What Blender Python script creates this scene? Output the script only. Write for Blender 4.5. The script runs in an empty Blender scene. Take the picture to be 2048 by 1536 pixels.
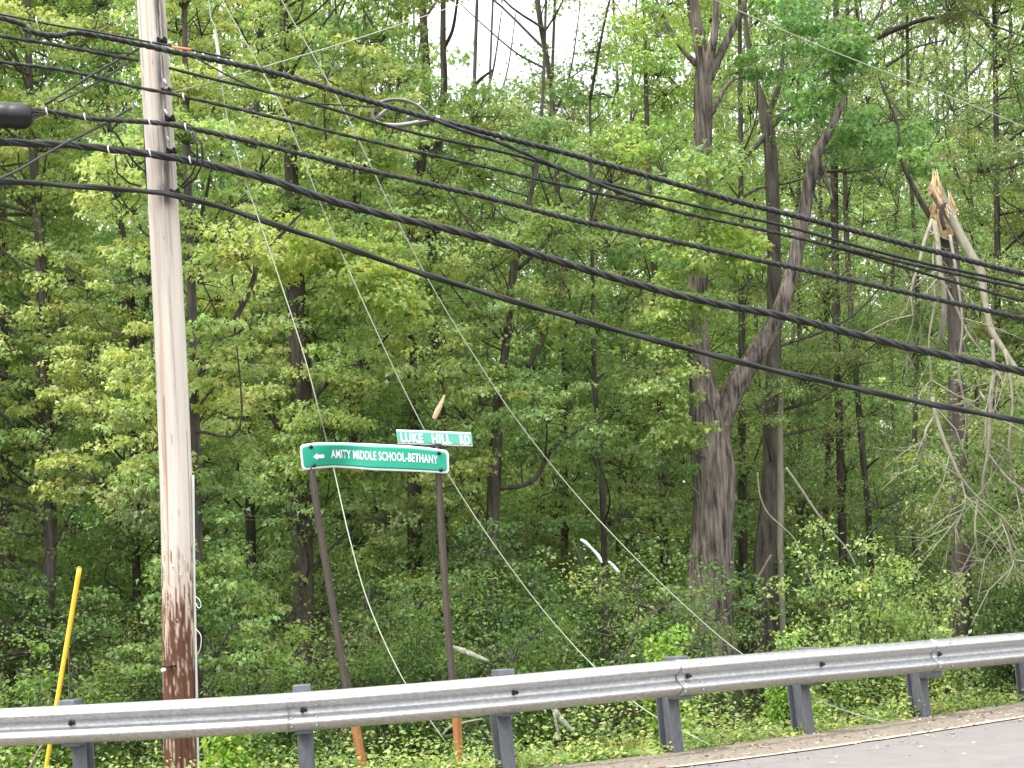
import bpy, math
import numpy as np
from mathutils import Matrix, Vector
sc = bpy.context.scene
COL = sc.collection
R = np.random.default_rng(7)

# ---------------------------------------------------------------- camera, sky, sun, exposure
FPX = 4200.0                                # focal length in pixels of the 2048 wide photograph
PITCH, ROLL, CAMZ = math.radians(5.46), math.radians(3.5), 1.55
fw = np.array([0, math.cos(PITCH), math.sin(PITCH)])
u0 = np.array([0, -math.sin(PITCH), math.cos(PITCH)])
r0 = np.array([1.0, 0, 0])
cr = r0 * math.cos(ROLL) - u0 * math.sin(ROLL)
cu = u0 * math.cos(ROLL) + r0 * math.sin(ROLL)
cam_d = bpy.data.cameras.new('camera'); cam = bpy.data.objects.new('camera', cam_d); COL.objects.link(cam)
cam.matrix_world = Matrix(((cr[0], cu[0], -fw[0], 0), (cr[1], cu[1], -fw[1], 0), (cr[2], cu[2], -fw[2], CAMZ), (0, 0, 0, 1)))
cam_d.sensor_width = 36; cam_d.lens = FPX / 2048 * 36; cam_d.clip_start = 0.1; cam_d.clip_end = 3000
sc.camera = cam

SUN_EL, SUN_AZ = 62, -122                   # the sun stands behind the camera, to its left
w = bpy.data.worlds.new('World'); sc.world = w; w.use_nodes = True
nt = w.node_tree; bg = nt.nodes['Background']
sky = nt.nodes.new('ShaderNodeTexSky'); sky.sky_type = 'NISHITA'; sky.sun_disc = False
sky.sun_elevation = math.radians(SUN_EL); sky.sun_rotation = math.radians(SUN_AZ)
sky.air_density = 1.0; sky.dust_density = 3.0
mixc = nt.nodes.new('ShaderNodeMix'); mixc.data_type = 'RGBA'
cl = nt.nodes.new('ShaderNodeTexNoise'); cl.inputs['Scale'].default_value = 2.2; cl.inputs['Detail'].default_value = 5
tc = nt.nodes.new('ShaderNodeTexCoord'); nt.links.new(tc.outputs['Generated'], cl.inputs['Vector'])
mr = nt.nodes.new('ShaderNodeMapRange'); mr.inputs['From Min'].default_value = .3; mr.inputs['From Max'].default_value = .6
mr.inputs['To Min'].default_value = .72; mr.inputs['To Max'].default_value = .95
nt.links.new(cl.outputs['Fac'], mr.inputs['Value']); nt.links.new(mr.outputs['Result'], mixc.inputs['Factor'])
nt.links.new(sky.outputs['Color'], mixc.inputs['A']); mixc.inputs['B'].default_value = (11, 11.1, 11.3, 1)
sx = nt.nodes.new('ShaderNodeSeparateXYZ'); nt.links.new(tc.outputs['Generated'], sx.inputs[0])       # overcast sky: the zenith is brighter than the horizon
zr = nt.nodes.new('ShaderNodeMapRange'); nt.links.new(sx.outputs['Z'], zr.inputs['Value']); zr.inputs['To Min'].default_value = .58; zr.inputs['To Max'].default_value = 1.75
vm = nt.nodes.new('ShaderNodeVectorMath'); vm.operation = 'SCALE'; nt.links.new(mixc.outputs['Result'], vm.inputs[0]); nt.links.new(zr.outputs['Result'], vm.inputs['Scale'])
nt.links.new(vm.outputs['Vector'], bg.inputs['Color']); bg.inputs['Strength'].default_value = 0.12
sl = bpy.data.lights.new('sun', 'SUN'); sl.energy = 2.3; sl.angle = math.radians(9); sl.color = (1, .96, .88)
so = bpy.data.objects.new('sun', sl); COL.objects.link(so)
a, e = math.radians(SUN_AZ), math.radians(SUN_EL)
sd = Vector((math.sin(a) * math.cos(e), math.cos(a) * math.cos(e), math.sin(e)))
so.rotation_euler = sd.to_track_quat('Z', 'Y').to_euler(); so.location = (0, -5, 20)
sc.view_settings.view_transform = 'Standard'; sc.view_settings.look = 'None'
sc.view_settings.gamma = 1; sc.view_settings.exposure = 1.0
sc.cycles.max_bounces = 8; sc.cycles.diffuse_bounces = 4; sc.cycles.transmission_bounces = 4

# ---------------------------------------------------------------- helpers
def W(px, py, Y):
    """world point that stands at depth Y (metres ahead) where the photograph shows pixel (px, py)"""
    px, py, Y = np.broadcast_arrays(np.asarray(px, float), np.asarray(py, float), np.asarray(Y, float))
    d = fw + cr * ((px - 1024) / FPX)[..., None] + cu * ((768 - py) / FPX)[..., None]
    return np.array([0, 0, CAMZ]) + d * (Y / d[..., 1])[..., None]
def G(px, py, z=0.0):
    d = fw + cr * ((px - 1024) / FPX) + cu * ((768 - py) / FPX)
    return np.array([0, 0, CAMZ]) + d * ((z - CAMZ) / d[2])
def nrm(v): return v / np.maximum(np.linalg.norm(v, axis=-1, keepdims=True), 1e-9)
def smooth(P, n=8):
    """Catmull-Rom through control rows (any number of columns)"""
    P = np.asarray(P, float)
    if len(P) < 3: 
        t = np.linspace(0, 1, n + 1)[:, None]; return P[0] * (1 - t) + P[-1] * t
    Q = np.vstack([2 * P[0] - P[1], P, 2 * P[-1] - P[-2]]); out = []
    for i in range(1, len(Q) - 2):
        t = np.linspace(0, 1, n, endpoint=False)[:, None]
        a, b, c, d = Q[i - 1], Q[i], Q[i + 1], Q[i + 2]
        out.append(.5 * ((2 * b) + (-a + c) * t + (2 * a - 5 * b + 4 * c - d) * t * t + (-a + 3 * b - 3 * c + d) * t ** 3))
    out.append(P[-1:]); return np.vstack(out)
class MB:
    """collects polygons; build() links them as one mesh object"""
    def __init__(s): s.v = []; s.f = []; s.n = 0; s.c = []
    def add(s, v, f, col=None):
        v = np.asarray(v, float).reshape(-1, 3)
        for q in (f if isinstance(f, list) else [f]):
            q = np.asarray(q, int)
            if q.size: s.f.append(q + s.n)
        s.v.append(v); s.n += len(v)
        if col is not None: s.c.append(np.broadcast_to(np.asarray(col, float), (len(v), 3)))
        return s
    def tube(s, P, r, k=6, cap=True, col=None):
        P = np.asarray(P, float); n = len(P); r = np.broadcast_to(np.asarray(r, float), (n,))
        T = nrm(np.gradient(P, axis=0)); up = np.array([0, 0, 1.0]) if abs(T[0][2]) < .9 else np.array([1.0, 0, 0])
        N = np.zeros_like(P); N[0] = nrm(np.cross(T[0], up))
        for i in range(1, n): N[i] = nrm(N[i - 1] - T[i] * np.dot(N[i - 1], T[i]))
        B = np.cross(T, N); a = np.arange(k) * 2 * math.pi / k
        V = P[:, None] + r[:, None, None] * (np.cos(a)[None, :, None] * N[:, None] + np.sin(a)[None, :, None] * B[:, None])
        i = np.arange(n - 1)[:, None] * k; j = np.arange(k)[None]
        F = np.stack([i + j, i + (j + 1) % k, i + k + (j + 1) % k, i + k + j], -1).reshape(-1, 4)
        fs = [F]
        if cap and k > 2: fs += [np.arange(k)[::-1][None], (np.arange(k) + (n - 1) * k)[None]]
        return s.add(V, fs, col)
    def box(s, c, h, M=None):
        v = np.array([[x, y, z] for x in (-1, 1) for y in (-1, 1) for z in (-1, 1)], float) * np.asarray(h)
        if M is not None: v = v @ np.asarray(M).T
        return s.add(v + np.asarray(c), np.array([[0, 1, 3, 2], [4, 6, 7, 5], [0, 4, 5, 1], [2, 3, 7, 6], [0, 2, 6, 4], [1, 5, 7, 3]]))
    def build(s, name, mat, parent=None, sm=False, bevel=0):
        me = bpy.data.meshes.new(name); V = np.vstack(s.v) if s.v else np.zeros((0, 3))
        off = np.zeros(3)
        pp_ = parent
        while pp_ is not None: off = off + np.array(pp_.location); pp_ = pp_.parent
        V = V - off
        me.vertices.add(len(V)); me.vertices.foreach_set('co', V.astype(np.float32).ravel())
        li = np.concatenate([q.ravel() for q in s.f]) if s.f else np.zeros(0, int)
        tot = np.concatenate([np.full(len(q), q.shape[1]) for q in s.f]) if s.f else np.zeros(0, int)
        me.loops.add(len(li)); me.loops.foreach_set('vertex_index', li.astype(np.int32))
        me.polygons.add(len(tot)); me.polygons.foreach_set('loop_start', np.concatenate([[0], np.cumsum(tot)[:-1]]).astype(np.int32))
        if sm: me.polygons.foreach_set('use_smooth', np.ones(len(tot), bool))
        if s.c:
            at = me.attributes.new('tint', 'FLOAT_COLOR', 'POINT')
            C4 = np.ones((len(V), 4), np.float32); C4[:, :3] = np.vstack(s.c); at.data.foreach_set('color', C4.ravel())
        me.update(calc_edges=True); me.validate()
        me.materials.append(mat)
        o = bpy.data.objects.new(name, me); COL.objects.link(o)
        if parent is not None: o.parent = parent
        if bevel:
            b = o.modifiers.new('bevel', 'BEVEL'); b.width = bevel; b.segments = 2; b.limit_method = 'ANGLE'
        return o
def tag(o, label=None, cat=None, group=None, kind=None):
    if label: o['label'] = label
    if cat: o['category'] = cat
    if group: o['group'] = group
    if kind: o['kind'] = kind
    return o
def thing(name, loc, label, cat, group=None):
    o = bpy.data.objects.new(name, None); o.empty_display_size = .2; COL.objects.link(o)
    o.location = [float(q) for q in loc]; return tag(o, label, cat, group)
def noise(x, y, seed=0, oct=4):
    """tileless value noise on arrays"""
    def h(i, j): 
        n = np.sin(i * 127.1 + j * 311.7 + seed * 74.7) * 43758.5453; return n - np.floor(n)
    out = 0; amp = .5; tot = 0
    for k in range(oct):
        i, j = np.floor(x), np.floor(y); u, v = x - i, y - j; u, v = u * u * (3 - 2 * u), v * v * (3 - 2 * v)
        out = out + amp * (h(i, j) * (1 - u) * (1 - v) + h(i + 1, j) * u * (1 - v) + h(i, j + 1) * (1 - u) * v + h(i + 1, j + 1) * u * v)
        tot += amp; amp *= .55; x, y = x * 2.03 + 11.3, y * 2.03 + 5.1; seed += 1
    return out / tot

# ---------------------------------------------------------------- materials
def mat(name, col=(.5, .5, .5), rough=.6, metal=0, spec=.5, var=0, vscale=8, bump=0, bscale=40, stretch=(1, 1, 1), col2=None, attr=False, coord='Object', con=.28):
    m = bpy.data.materials.new(name); m.use_nodes = True; t = m.node_tree; b = t.nodes['Principled BSDF']
    b.inputs['Base Color'].default_value = (*col, 1); b.inputs['Roughness'].default_value = rough
    b.inputs['Metallic'].default_value = metal; b.inputs['Specular IOR Level'].default_value = spec
    co = t.nodes.new('ShaderNodeTexCoord'); mp = t.nodes.new('ShaderNodeMapping'); mp.inputs['Scale'].default_value = stretch
    t.links.new(co.outputs[coord], mp.inputs['Vector'])
    src = None
    if attr:
        at = t.nodes.new('ShaderNodeAttribute'); at.attribute_name = 'tint'; src = at.outputs['Color']
        t.links.new(src, b.inputs['Base Color'])
    if var:
        n = t.nodes.new('ShaderNodeTexNoise'); n.inputs['Scale'].default_value = vscale; n.inputs['Detail'].default_value = 6; n.inputs['Roughness'].default_value = .65
        t.links.new(mp.outputs[0], n.inputs['Vector'])
        r = t.nodes.new('ShaderNodeMapRange'); r.inputs['From Min'].default_value = .5 - con; r.inputs['From Max'].default_value = .5 + con
        t.links.new(n.outputs['Fac'], r.inputs['Value'])
        x = t.nodes.new('ShaderNodeMix'); x.data_type = 'RGBA'; t.links.new(r.outputs[0], x.inputs['Factor'])
        c2 = col2 or tuple(c * (1 - var) for c in col)
        x.inputs['A'].default_value = (*c2, 1); x.inputs['B'].default_value = (*col, 1)
        if src is not None:
            x2 = t.nodes.new('ShaderNodeMix'); x2.data_type = 'RGBA'; x2.blend_type = 'MULTIPLY'; x2.inputs['Factor'].default_value = 1
            t.links.new(src, x2.inputs['A']); t.links.new(x.outputs['Result'], x2.inputs['B']); t.links.new(x2.outputs['Result'], b.inputs['Base Color'])
        else: t.links.new(x.outputs['Result'], b.inputs['Base Color'])
    if bump:
        n2 = t.nodes.new('ShaderNodeTexNoise'); n2.inputs['Scale'].default_value = bscale; n2.inputs['Detail'].default_value = 5
        t.links.new(mp.outputs[0], n2.inputs['Vector'])
        bp = t.nodes.new('ShaderNodeBump'); bp.inputs['Strength'].default_value = bump; bp.inputs['Distance'].default_value = .02
        t.links.new(n2.outputs['Fac'], bp.inputs['Height']); t.links.new(bp.outputs[0], b.inputs['Normal'])
    return m
def leafmat(name, trans=.4):
    m = bpy.data.materials.new(name); m.use_nodes = True; t = m.node_tree; b = t.nodes['Principled BSDF']
    b.inputs['Roughness'].default_value = .45; b.inputs['Specular IOR Level'].default_value = .35
    at = t.nodes.new('ShaderNodeAttribute'); at.attribute_name = 'tint'; t.links.new(at.outputs['Color'], b.inputs['Base Color'])
    tr = t.nodes.new('ShaderNodeBsdfTranslucent'); g = t.nodes.new('ShaderNodeMix'); g.data_type = 'RGBA'; g.blend_type = 'MULTIPLY'
    g.inputs['Factor'].default_value = 1; g.inputs['B'].default_value = (1.1, 1.25, .72, 1)
    t.links.new(at.outputs['Color'], g.inputs['A']); t.links.new(g.outputs['Result'], tr.inputs['Color'])
    ms = t.nodes.new('ShaderNodeMixShader'); ms.inputs[0].default_value = trans
    t.links.new(b.outputs[0], ms.inputs[1]); t.links.new(tr.outputs[0], ms.inputs[2])
    t.links.new(ms.outputs[0], t.nodes['Material Output'].inputs['Surface']); return m
M = dict(
    leaf=leafmat('leaf', .48),
    bark=mat('bark', (.15, .13, .11), .9, 0, .2, .7, 16, .9, 26, (1, 1, .16), con=.15),
    bark_big=mat('ridged_bark', (.27, .225, .20), .9, 0, .2, .75, 24, 1, 30, (1, 1, .1), (.04, .033, .029), con=.13),
    bark_dark=mat('dark_bark', (.115, .098, .085), .92, 0, .2, .7, 18, .8, 26, (1, 1, .16), con=.15),
    bark_pale=mat('pale_bark', (.34, .32, .25), .85, 0, .2, .5, 14, .5, 30, (1, 1, .4), (.16, .15, .11)),
    split=mat('split_wood', (.90, .76, .50), .75, 0, .2, .4, 40, .8, 50, (1, 1, .15), (.62, .38, .19)),
    lichen=mat('lichen_bark', (.50, .52, .40), .95, 0, .1, .6, 28, .8, 60, (1, 1, 1), (.10, .11, .07)),
    pole=mat('weathered_pole', (1, 1, 1), .85, 0, .2, .22, 14, .6, 60, (1, 1, .05), None, True),
    case=mat('splice_plastic', (.006, .006, .007), .4, 0, .5, .2, 20),
    cable=mat('black_cable', (.013, .013, .014), .45, 0, .5, .3, 20, .3, 80),
    grey_cable=mat('lashing', (.22, .22, .22), .4, .3, .5, .3, 20),
    wire=mat('green_wire', (.42, .48, .36), .5, .1, .4, .25, 12),
    galv=mat('galvanised_rail', (.60, .61, .615), .36, .8, .5, .45, 26, .2, 120, (1, 1, 1.5), (.36, .365, .365), con=.2),
    post=mat('galvanised_post', (.16, .17, .195), .6, .2, .5, .55, 22, .25, 60, (1, 1, .35)),
    bolt=mat('dark_bolt', (.03, .03, .032), .5, .6),
    sgreen=mat('sign_green', (.008, .33, .205), .35, 0, .5, .14, 3),
    bgreen=mat('faded_sign_green', (.10, .46, .34), .35, 0, .5, .14, 3),
    white=mat('sign_white', (.82, .84, .82), .4, 0, .5, .08, 9),
    rustpost=mat('brown_channel_post', (.115, .094, .078), .8, .1, .3, .45, 14, .4, 60, (1, 1, .2)),
    orange=mat('rust_orange_post', (.50, .22, .085), .85, 0, .3, .42, 16, .4, 60, (1, 1, .25)),
    yellow=mat('yellow_stake', (.84, .50, .03), .45, 0, .5, .15, 14),
    asphalt=mat('asphalt', (.29, .268, .262), .9, 0, .3, .25, 3, .9, 200),
    shoulder=mat('shoulder_grit', (.32, .275, .225), .95, 0, .2, .5, 16, 1, 90, con=.18),
    paint=mat('worn_edge_line', (.47, .40, .31), .85, 0, .3, .35, 12),
    soil=mat('forest_soil', (.055, .05, .03), .95, 0, .2, .5, 2, 1, 20),
    debris=mat('pale_chips', (.62, .52, .38), .8, 0, .2, .3, 30),
    litter=mat('litter', (1, 1, 1), .9, 0, .2, attr=True),
    alu=mat('aluminium', (.55, .55, .52), .4, .7),
    white_pvc=mat('cable_cover', (.62, .63, .58), .6, 0, .4, .2, 8),
    red=mat('orange_marker', (.75, .22, .10), .5),
    shoe=mat('grey_plastic', (.45, .45, .43), .5, 0, .4, .2, 20),
)
# grey rail gets faint dirt streaks of its own
# ---------------------------------------------------------------- guardrail line and the ground
BPX = [-330, 140, 603, 1025, 1372, 1640, 1875, 2090, 2280, 2450]
BY = [17.9, 17.35, 17.15, 17.55, 18.45, 19.6, 20.85, 22.2, 23.6, 25.0]
TOPY = {-330: 1432, 0: 1415, 300: 1404, 500: 1392, 800: 1369, 1180: 1335, 1372: 1317, 1530: 1304, 1800: 1285, 2048: 1263, 2450: 1236}
tpx = np.array(sorted(TOPY)); tpy = np.array([TOPY[k] for k in tpx])
rp = smooth(np.column_stack([BPX, np.interp(BPX, tpx, tpy), BY]), 12)
rail_top = W(rp[:, 0], np.interp(rp[:, 0], tpx, tpy), rp[:, 2])
rail_top[:, 2] = np.convolve(np.pad(rail_top[:, 2], 10, mode='edge'), np.ones(21) / 21, 'valid')
def extend(P, n, step=1.9):
    a = P[0] - nrm(P[1] - P[0]) * np.arange(n, 0, -1)[:, None] * step
    b = P[-1] + nrm(P[-1] - P[-2]) * np.arange(1, n + 1)[:, None] * step
    return np.vstack([a, P, b])
rl = extend(rail_top, 14); rl[:, 2] = np.clip(rl[:, 2], .7, .85)
railX, railY = rl[:, 0], rl[:, 1]
def rY(x): return np.interp(x, railX, railY)
def gz(x, y):
    s = y - rY(x)
    z = -np.clip(s - .45, 0, 3.2) * .34
    return z + np.clip(s - .45, 0, 1) * (noise(x * .8, y * .8, 3) - .5) * .25 + np.clip((y - 45) / 60, 0, 3) * 1.2
# ground sheet to the horizon
xs = np.concatenate([np.linspace(-600, -30, 12), np.linspace(-24, 26, 101), np.linspace(34, 600, 12)])
ys = np.concatenate([np.linspace(-60, 12, 13), np.linspace(13, 40, 109), np.linspace(42, 70, 15), np.linspace(90, 900, 14)])
XX, YY = np.meshgrid(xs, ys); ZZ = gz(XX, YY) - .012
nx = len(xs); ii = (np.arange(len(ys) - 1)[:, None] * nx + np.arange(nx - 1)[None]).ravel()
g = MB().add(np.stack([XX, YY, ZZ], -1), np.stack([ii, ii + 1, ii + nx + 1, ii + nx], -1)).build('ground', M['soil'], sm=True)
tag(g, 'leaf-littered forest soil sloping down behind the guardrail', kind='structure')
nor = nrm(np.stack([rl[:, 1] * 0 - np.gradient(rl[:, 1]), np.gradient(rl[:, 0]), rl[:, 2] * 0], -1))   # points away from the camera side
def strip(d0, d1, z, name, m, label, seg=None, jit=(0, 0)):
    P = rl.copy(); P[:, 2] = z; n = len(P)
    L = smooth(P, 6); Nn = nrm(smooth(nor, 6)); k = len(L)
    q = MB()
    a0 = d0 + (noise(L[:, 0] * 3, L[:, 1] * 3, 5) - .5) * 2 * jit[0]
    a1 = d1 + (noise(L[:, 0] * 4, L[:, 1] * 4, 9) - .5) * 2 * jit[1]
    V = np.stack([L + Nn * np.broadcast_to(a0, (k,))[:, None], L + Nn * np.broadcast_to(a1, (k,))[:, None]], 1)
    i = np.arange(k - 1) * 2
    q.add(V, np.stack([i, i + 2, i + 3, i + 1], -1))
    return tag(q.build(name, m), label, kind='structure')
# how far in front of the rail the white line and the paved edge lie (from the photo)
strip(-9.5, -.80, .004, 'road', M['asphalt'], 'grey asphalt road curving past the guardrail')
strip(-.84, .30, .008, 'road_shoulder', M['shoulder'], 'brown gritty shoulder between the edge line and the weeds', jit=(.12, .12))
# worn edge line, broken into lengths
L = smooth(rl * [1, 1, 0], 10); Nn = nrm(smooth(nor, 10)); s_ = np.concatenate([[0], np.cumsum(np.linalg.norm(np.diff(L, axis=0), axis=1))])
q = MB(); ss = np.arange(0, s_[-1], .06)
Lx = np.stack([np.interp(ss, s_, L[:, k]) for k in range(3)], -1); Nx = np.stack([np.interp(ss, s_, Nn[:, k]) for k in range(3)], -1)
wob = noise(ss * 1.3, ss * 0, 4); h = .060 * np.clip((noise(ss * .8, ss * 0 + 3, 8) - .42) * 8, 0, 1) + .010 * noise(ss * 8, ss * 0, 3) * noise(ss * 9, ss * 0, 2)
c0 = -.90 + (wob - .5) * .05
V = np.stack([Lx + Nx * (c0 - h)[:, None] + [0, 0, .014], Lx + Nx * (c0 + h)[:, None] + [0, 0, .014]], 1)
i = np.where(h[:-1] > .022)[0] * 2
tag(q.add(V, np.stack([i, i + 2, i + 3, i + 1], -1)).build('edge_line', M['paint']), 'worn cream edge line along the right side of the road', kind='structure')
# chips and twigs on the road edge
q = MB()
for k in range(620):
    t = R.uniform(0, 1); j = int(R.uniform(.45, .95) * (len(Lx) - 1)); d = -R.gamma(2, .55) - (-.2)
    p = Lx[j] + Nx[j] * d + [0, 0, .012]; r = R.uniform(.006, .02) * (1.6 if R.random() < .06 else 1)
    an = R.uniform(0, 6.3, 5); an.sort(); q.add(np.stack([p[0] + r * 1.8 * np.cos(an), p[1] + r * np.sin(an), p[2] + R.uniform(0, .012, 5)], -1), np.array([[0, 1, 2, 3, 4]]))
tag(q.build('debris', M['debris']), 'pale wood chips and leaf bits scattered on the road edge', 'debris', kind='stuff')

q = MB()
for k in range(2600):
    j = int(R.uniform(.40, .97) * (len(Lx) - 1)); d = R.uniform(-.95, .30) if R.random() < .8 else R.uniform(-1.6, -.8)
    p = Lx[j] + Nx[j] * d + [0, 0, .0135]; r = R.uniform(.006, .022); an = np.sort(R.uniform(0, 6.3, 4)); st_ = R.uniform(.3, 1); rot = R.uniform(0, 3.1)
    x_, y_ = r * 1.8 * np.cos(an), r * st_ * np.sin(an)
    c_ = [(.10, .07, .045), (.34, .22, .12), (.42, .34, .22), (.20, .17, .08)][R.integers(4)]
    q.add(np.stack([p[0] + x_ * math.cos(rot) - y_ * math.sin(rot), p[1] + x_ * math.sin(rot) + y_ * math.cos(rot), p[2] + R.uniform(0, .015, 4)], -1), np.array([[0, 1, 2, 3]]), c_)
tag(q.build('leaf_litter', M['litter']), 'brown leaf litter and grit strewn along the road shoulder', 'litter', kind='stuff')
# ---------------------------------------------------------------- guardrail
base = rail_top[len(rail_top) // 2].copy(); base[2] = 0
gr = thing('guardrail', base, 'long galvanised steel guardrail with two ridges along the road', 'guardrail')
prof = np.array([(.156, -.006), (.151, .012), (.140, .030), (.100, .078), (.090, .083), (.078, .083), (.070, .078), (.030, .012), (.020, .003), (.010, 0), (0, 0),
                 (-.010, 0), (-.020, .003), (-.030, .012), (-.070, .078), (-.078, .083), (-.090, .083), (-.100, .078), (-.140, .030), (-.151, .012), (-.156, -.006)])
bolts = []
bp_ = W(BPX, np.interp(BPX, tpx, tpy), BY)
arc = np.concatenate([[0], np.cumsum(np.linalg.norm(np.diff(rl[:, :2], axis=0), axis=1))])
def at_arc(s): return np.stack([np.interp(s, arc, rl[:, k]) for k in range(3)], -1), nrm(np.stack([np.interp(s, arc, nor[:, k]) for k in range(3)], -1))
def arc_of(p): return arc[np.argmin(np.linalg.norm(rl[:, :2] - p[:2], axis=1))]
ba = np.array([arc_of(p) for p in bp_]); 
joint = [ba[0] - 5.83, ba[0] - 2.02, ba[2] - .12, ba[4] - .12, ba[6] - .12, ba[8] - .12, ba[8] + 3.69, ba[8] + 7.5]
ba = np.concatenate([ba[:9], ba[8] + 1.905 * np.arange(1, 5), ba[0] - 1.905 * np.arange(1, 3)])
for k in range(len(joint) - 1):
    s = np.arange(joint[k] - (.0 if k == 0 else .0), joint[k + 1] + .30, .08)
    P, N = at_arc(s); off = .0 if k % 2 else .0
    lift = np.where(s > joint[k + 1] - .01, -.013, 0)[:, None] + .004   # the end that tucks behind the next panel
    P = P - [0, 0, .156] + N * -1 * lift
    wv = (noise(s * 1.7, s * 0 + k, 6) - .5) * .012
    outs = prof[:, 1]; V = P[:, None] + np.array([0, 0, 1.0]) * prof[None, :, 0:1] - N[:, None] * (outs[None, :, None] + wv[:, None, None])
    V2 = V + N[:, None] * .0045
    n, m_ = V.shape[:2]; i = (np.arange(n - 1)[:, None] * m_ + np.arange(m_ - 1)[None]).ravel(); t = n * m_
    F = np.stack([i, i + m_, i + m_ + 1, i + 1], -1); q = MB()
    q.add(np.concatenate([V.reshape(-1, 3), V2.reshape(-1, 3)]), [F, F[:, ::-1] + t])
    i = np.arange(m_ - 1); j = np.arange(n - 1) * m_
    q.f += [np.stack([i, i + 1, i + 1 + t, i + t], -1), np.stack([i + t, i + 1 + t, i + 1, i], -1) + (n - 1) * m_,
            np.stack([j, j + t, j + m_ + t, j + m_], -1), np.stack([j + m_ - 1, j + 2 * m_ - 1, j + 2 * m_ - 1 + t, j + m_ - 1 + t], -1)]
    pn = q.build('rail_panel', M['galv'], gr, sm=True)
    # splice bolts of the joint at this panel's far end
    if k < len(joint) - 1:
        c = joint[k + 1] + .13
        for ds in (-.1, .1):
            for zz in (.115, .05, -.05, -.115):
                p, nn = at_arc(np.array([c + ds])); o = np.interp(zz, prof[::-1, 0], prof[::-1, 1])
                pp = p[0] - [0, 0, .156 - zz] - nn[0] * (o + .006); MB().tube([pp, pp - nn[0] * .012], [.013, .009], 8).build('splice_bolt', M['galv'], pn)
for k, s in enumerate(ba):
    k = min(k, 8) if k < 13 else 0
    P, N = at_arc(np.array([s, s + .05])); tdir = nrm(P[1] - P[0]); tdir[2] = 0; n = N[0]; p = P[0].copy(); top = p[2]
    q = MB(); q.box(p - [0, 0, .156] - n * .006, (.004, .004, .004))
    bm = MB(); c = p - [0, 0, .150] - n * .010; bm.tube([c, c - n * .012], [.02, .015], 10)
    bm.tube([c + tdir * .028 - n * -.002, c + tdir * .028 - n * .008], [.012, .012], 8); bm.build('rail_bolt', M['bolt'], gr)
    tl = [.03, .045, 0, .05, .03, .05, .04, .03, .02][k]
    lean = lambda z: np.array([-tl * (z - .0), 0, 0])
    # block behind the beam
    Mx = np.stack([tdir, n, np.array([0, 0, 1.0])], 1)
    hh = (.19 if k < 5 else .165) + R.uniform(-.01, .012)
    q = MB(); q.box([0, 0, 0], (.072, .088, hh), Mx); v = q.v[0]; v += p + n * .097 - [0, 0, .15 - [0, .0, .008, .004, -.01, -.012, -.06, -.06, -.06][k]]
    v[:, 0] -= tl * v[:, 2]; q.build('spacer_block', M['post'], gr, bevel=.008)
    # rolled steel post with flanges
    q = MB(); zt, zb = top + [-.02, -.02, -.02, -.02, -.03, -.03, -.06, -.06, -.06][k], -.9
    for (u, vv, hu, hv) in ((0, .19, .062, .006), (0, .35, .062, .006), (0, .27, .005, .074)):
        q.box([0, 0, 0], (hu, hv, (zt - zb) / 2), Mx); v = q.v[-1]; v += np.array([p[0], p[1], (zt + zb) / 2]) + n * vv + tdir * u; v[:, 0] -= tl * v[:, 2]
    q.build('post', M['post'], gr, bevel=.003)

# ---------------------------------------------------------------- utility pole
PY = 18.6
pc = smooth([(252, -1000, .105), (285, -250, .121), (302, 0, .126), (333, 525, .136), (353.5, 1011, .144), (360, 1400, .152), (364, 1560, .156), (367, 1740, .16)], 70)
Pp = W(pc[:, 0], pc[:, 1], PY); k = 72; a = np.arange(k) * 2 * math.pi / k
V = Pp[:, None] + pc[:, 2][:, None, None] * np.stack([np.cos(a), np.sin(a), a * 0], -1)[None]
pyy = np.broadcast_to(pc[:, 1][:, None], (len(pc), k)); aa = np.broadcast_to(a[None], pyy.shape)
u = -np.cos(aa); hz = Pp[:, 2][:, None] + aa * 0         # u: -1 right side .. 1 left side
gn = noise(aa * 14, hz * .9, 1, 5); gn2 = noise(aa * 6, hz * .35, 21, 4); pale = np.array([.72, .645, .555]); grey = np.array([.55, .51, .465]); tan = np.array([.52, .30, .15])
C = pale * (1 - gn[..., None]) + grey * gn[..., None] * 1.0
f = np.clip((gn2 - .52) * 5, 0, 1) * np.clip(u + .6, 0, 1); C = C * (1 - f[..., None] * .6) + tan * f[..., None] * .6
brown = np.array([.13, .058, .036]); th = np.clip((pyy - 960) / 330, 0, 1.2)
fb = np.clip((noise(aa * 15, hz * 6, 5, 5) - (.86 - th * .50)) * 9, 0, 1) * (pyy > 960)
fbw = np.clip((pyy - 1060) / 250, 0, 1)[..., None]; C = C * (1 - fbw * .5) + np.array([.42, .24, .15]) * fbw * .5
C = C * (1 - fb[..., None]) + (brown * (.6 + .8 * gn[..., None])) * fb[..., None]
for (sx, sy, hw, hl) in ((322, 20, 9, 70), (327, 110, 10, 55), (328, 200, 7, 60), (335, 270, 9, 50), (337, 345, 12, 40), (335, 395, 14, 22), (345, 470, 3, 130), (347, 640, 3, 260), (330, 900, 4, 60)):
    cx = np.interp(pyy, pc[:, 1], pc[:, 0]); rpx = pc[:, 2][:, None] * FPX / PY; xpx = cx + np.cos(aa) * rpx
    fr = (np.sin(aa) < 0); fs = np.exp(-((xpx - sx - (pyy - sy) * .06) / hw) ** 2 - ((pyy - sy) / hl) ** 4) * fr * np.clip((noise(aa * 16, hz * 3, 31, 4) - .28) * 4, 0, 1)
    st = .88 if hw > 5 else .35
    C = C * (1 - fs[..., None] * st) + np.array([.03, .026, .026]) * fs[..., None] * st
ck = (noise(aa * 34, hz * .45, 44, 3) > .70); C = np.where(ck[..., None], C * .5, C)
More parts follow.
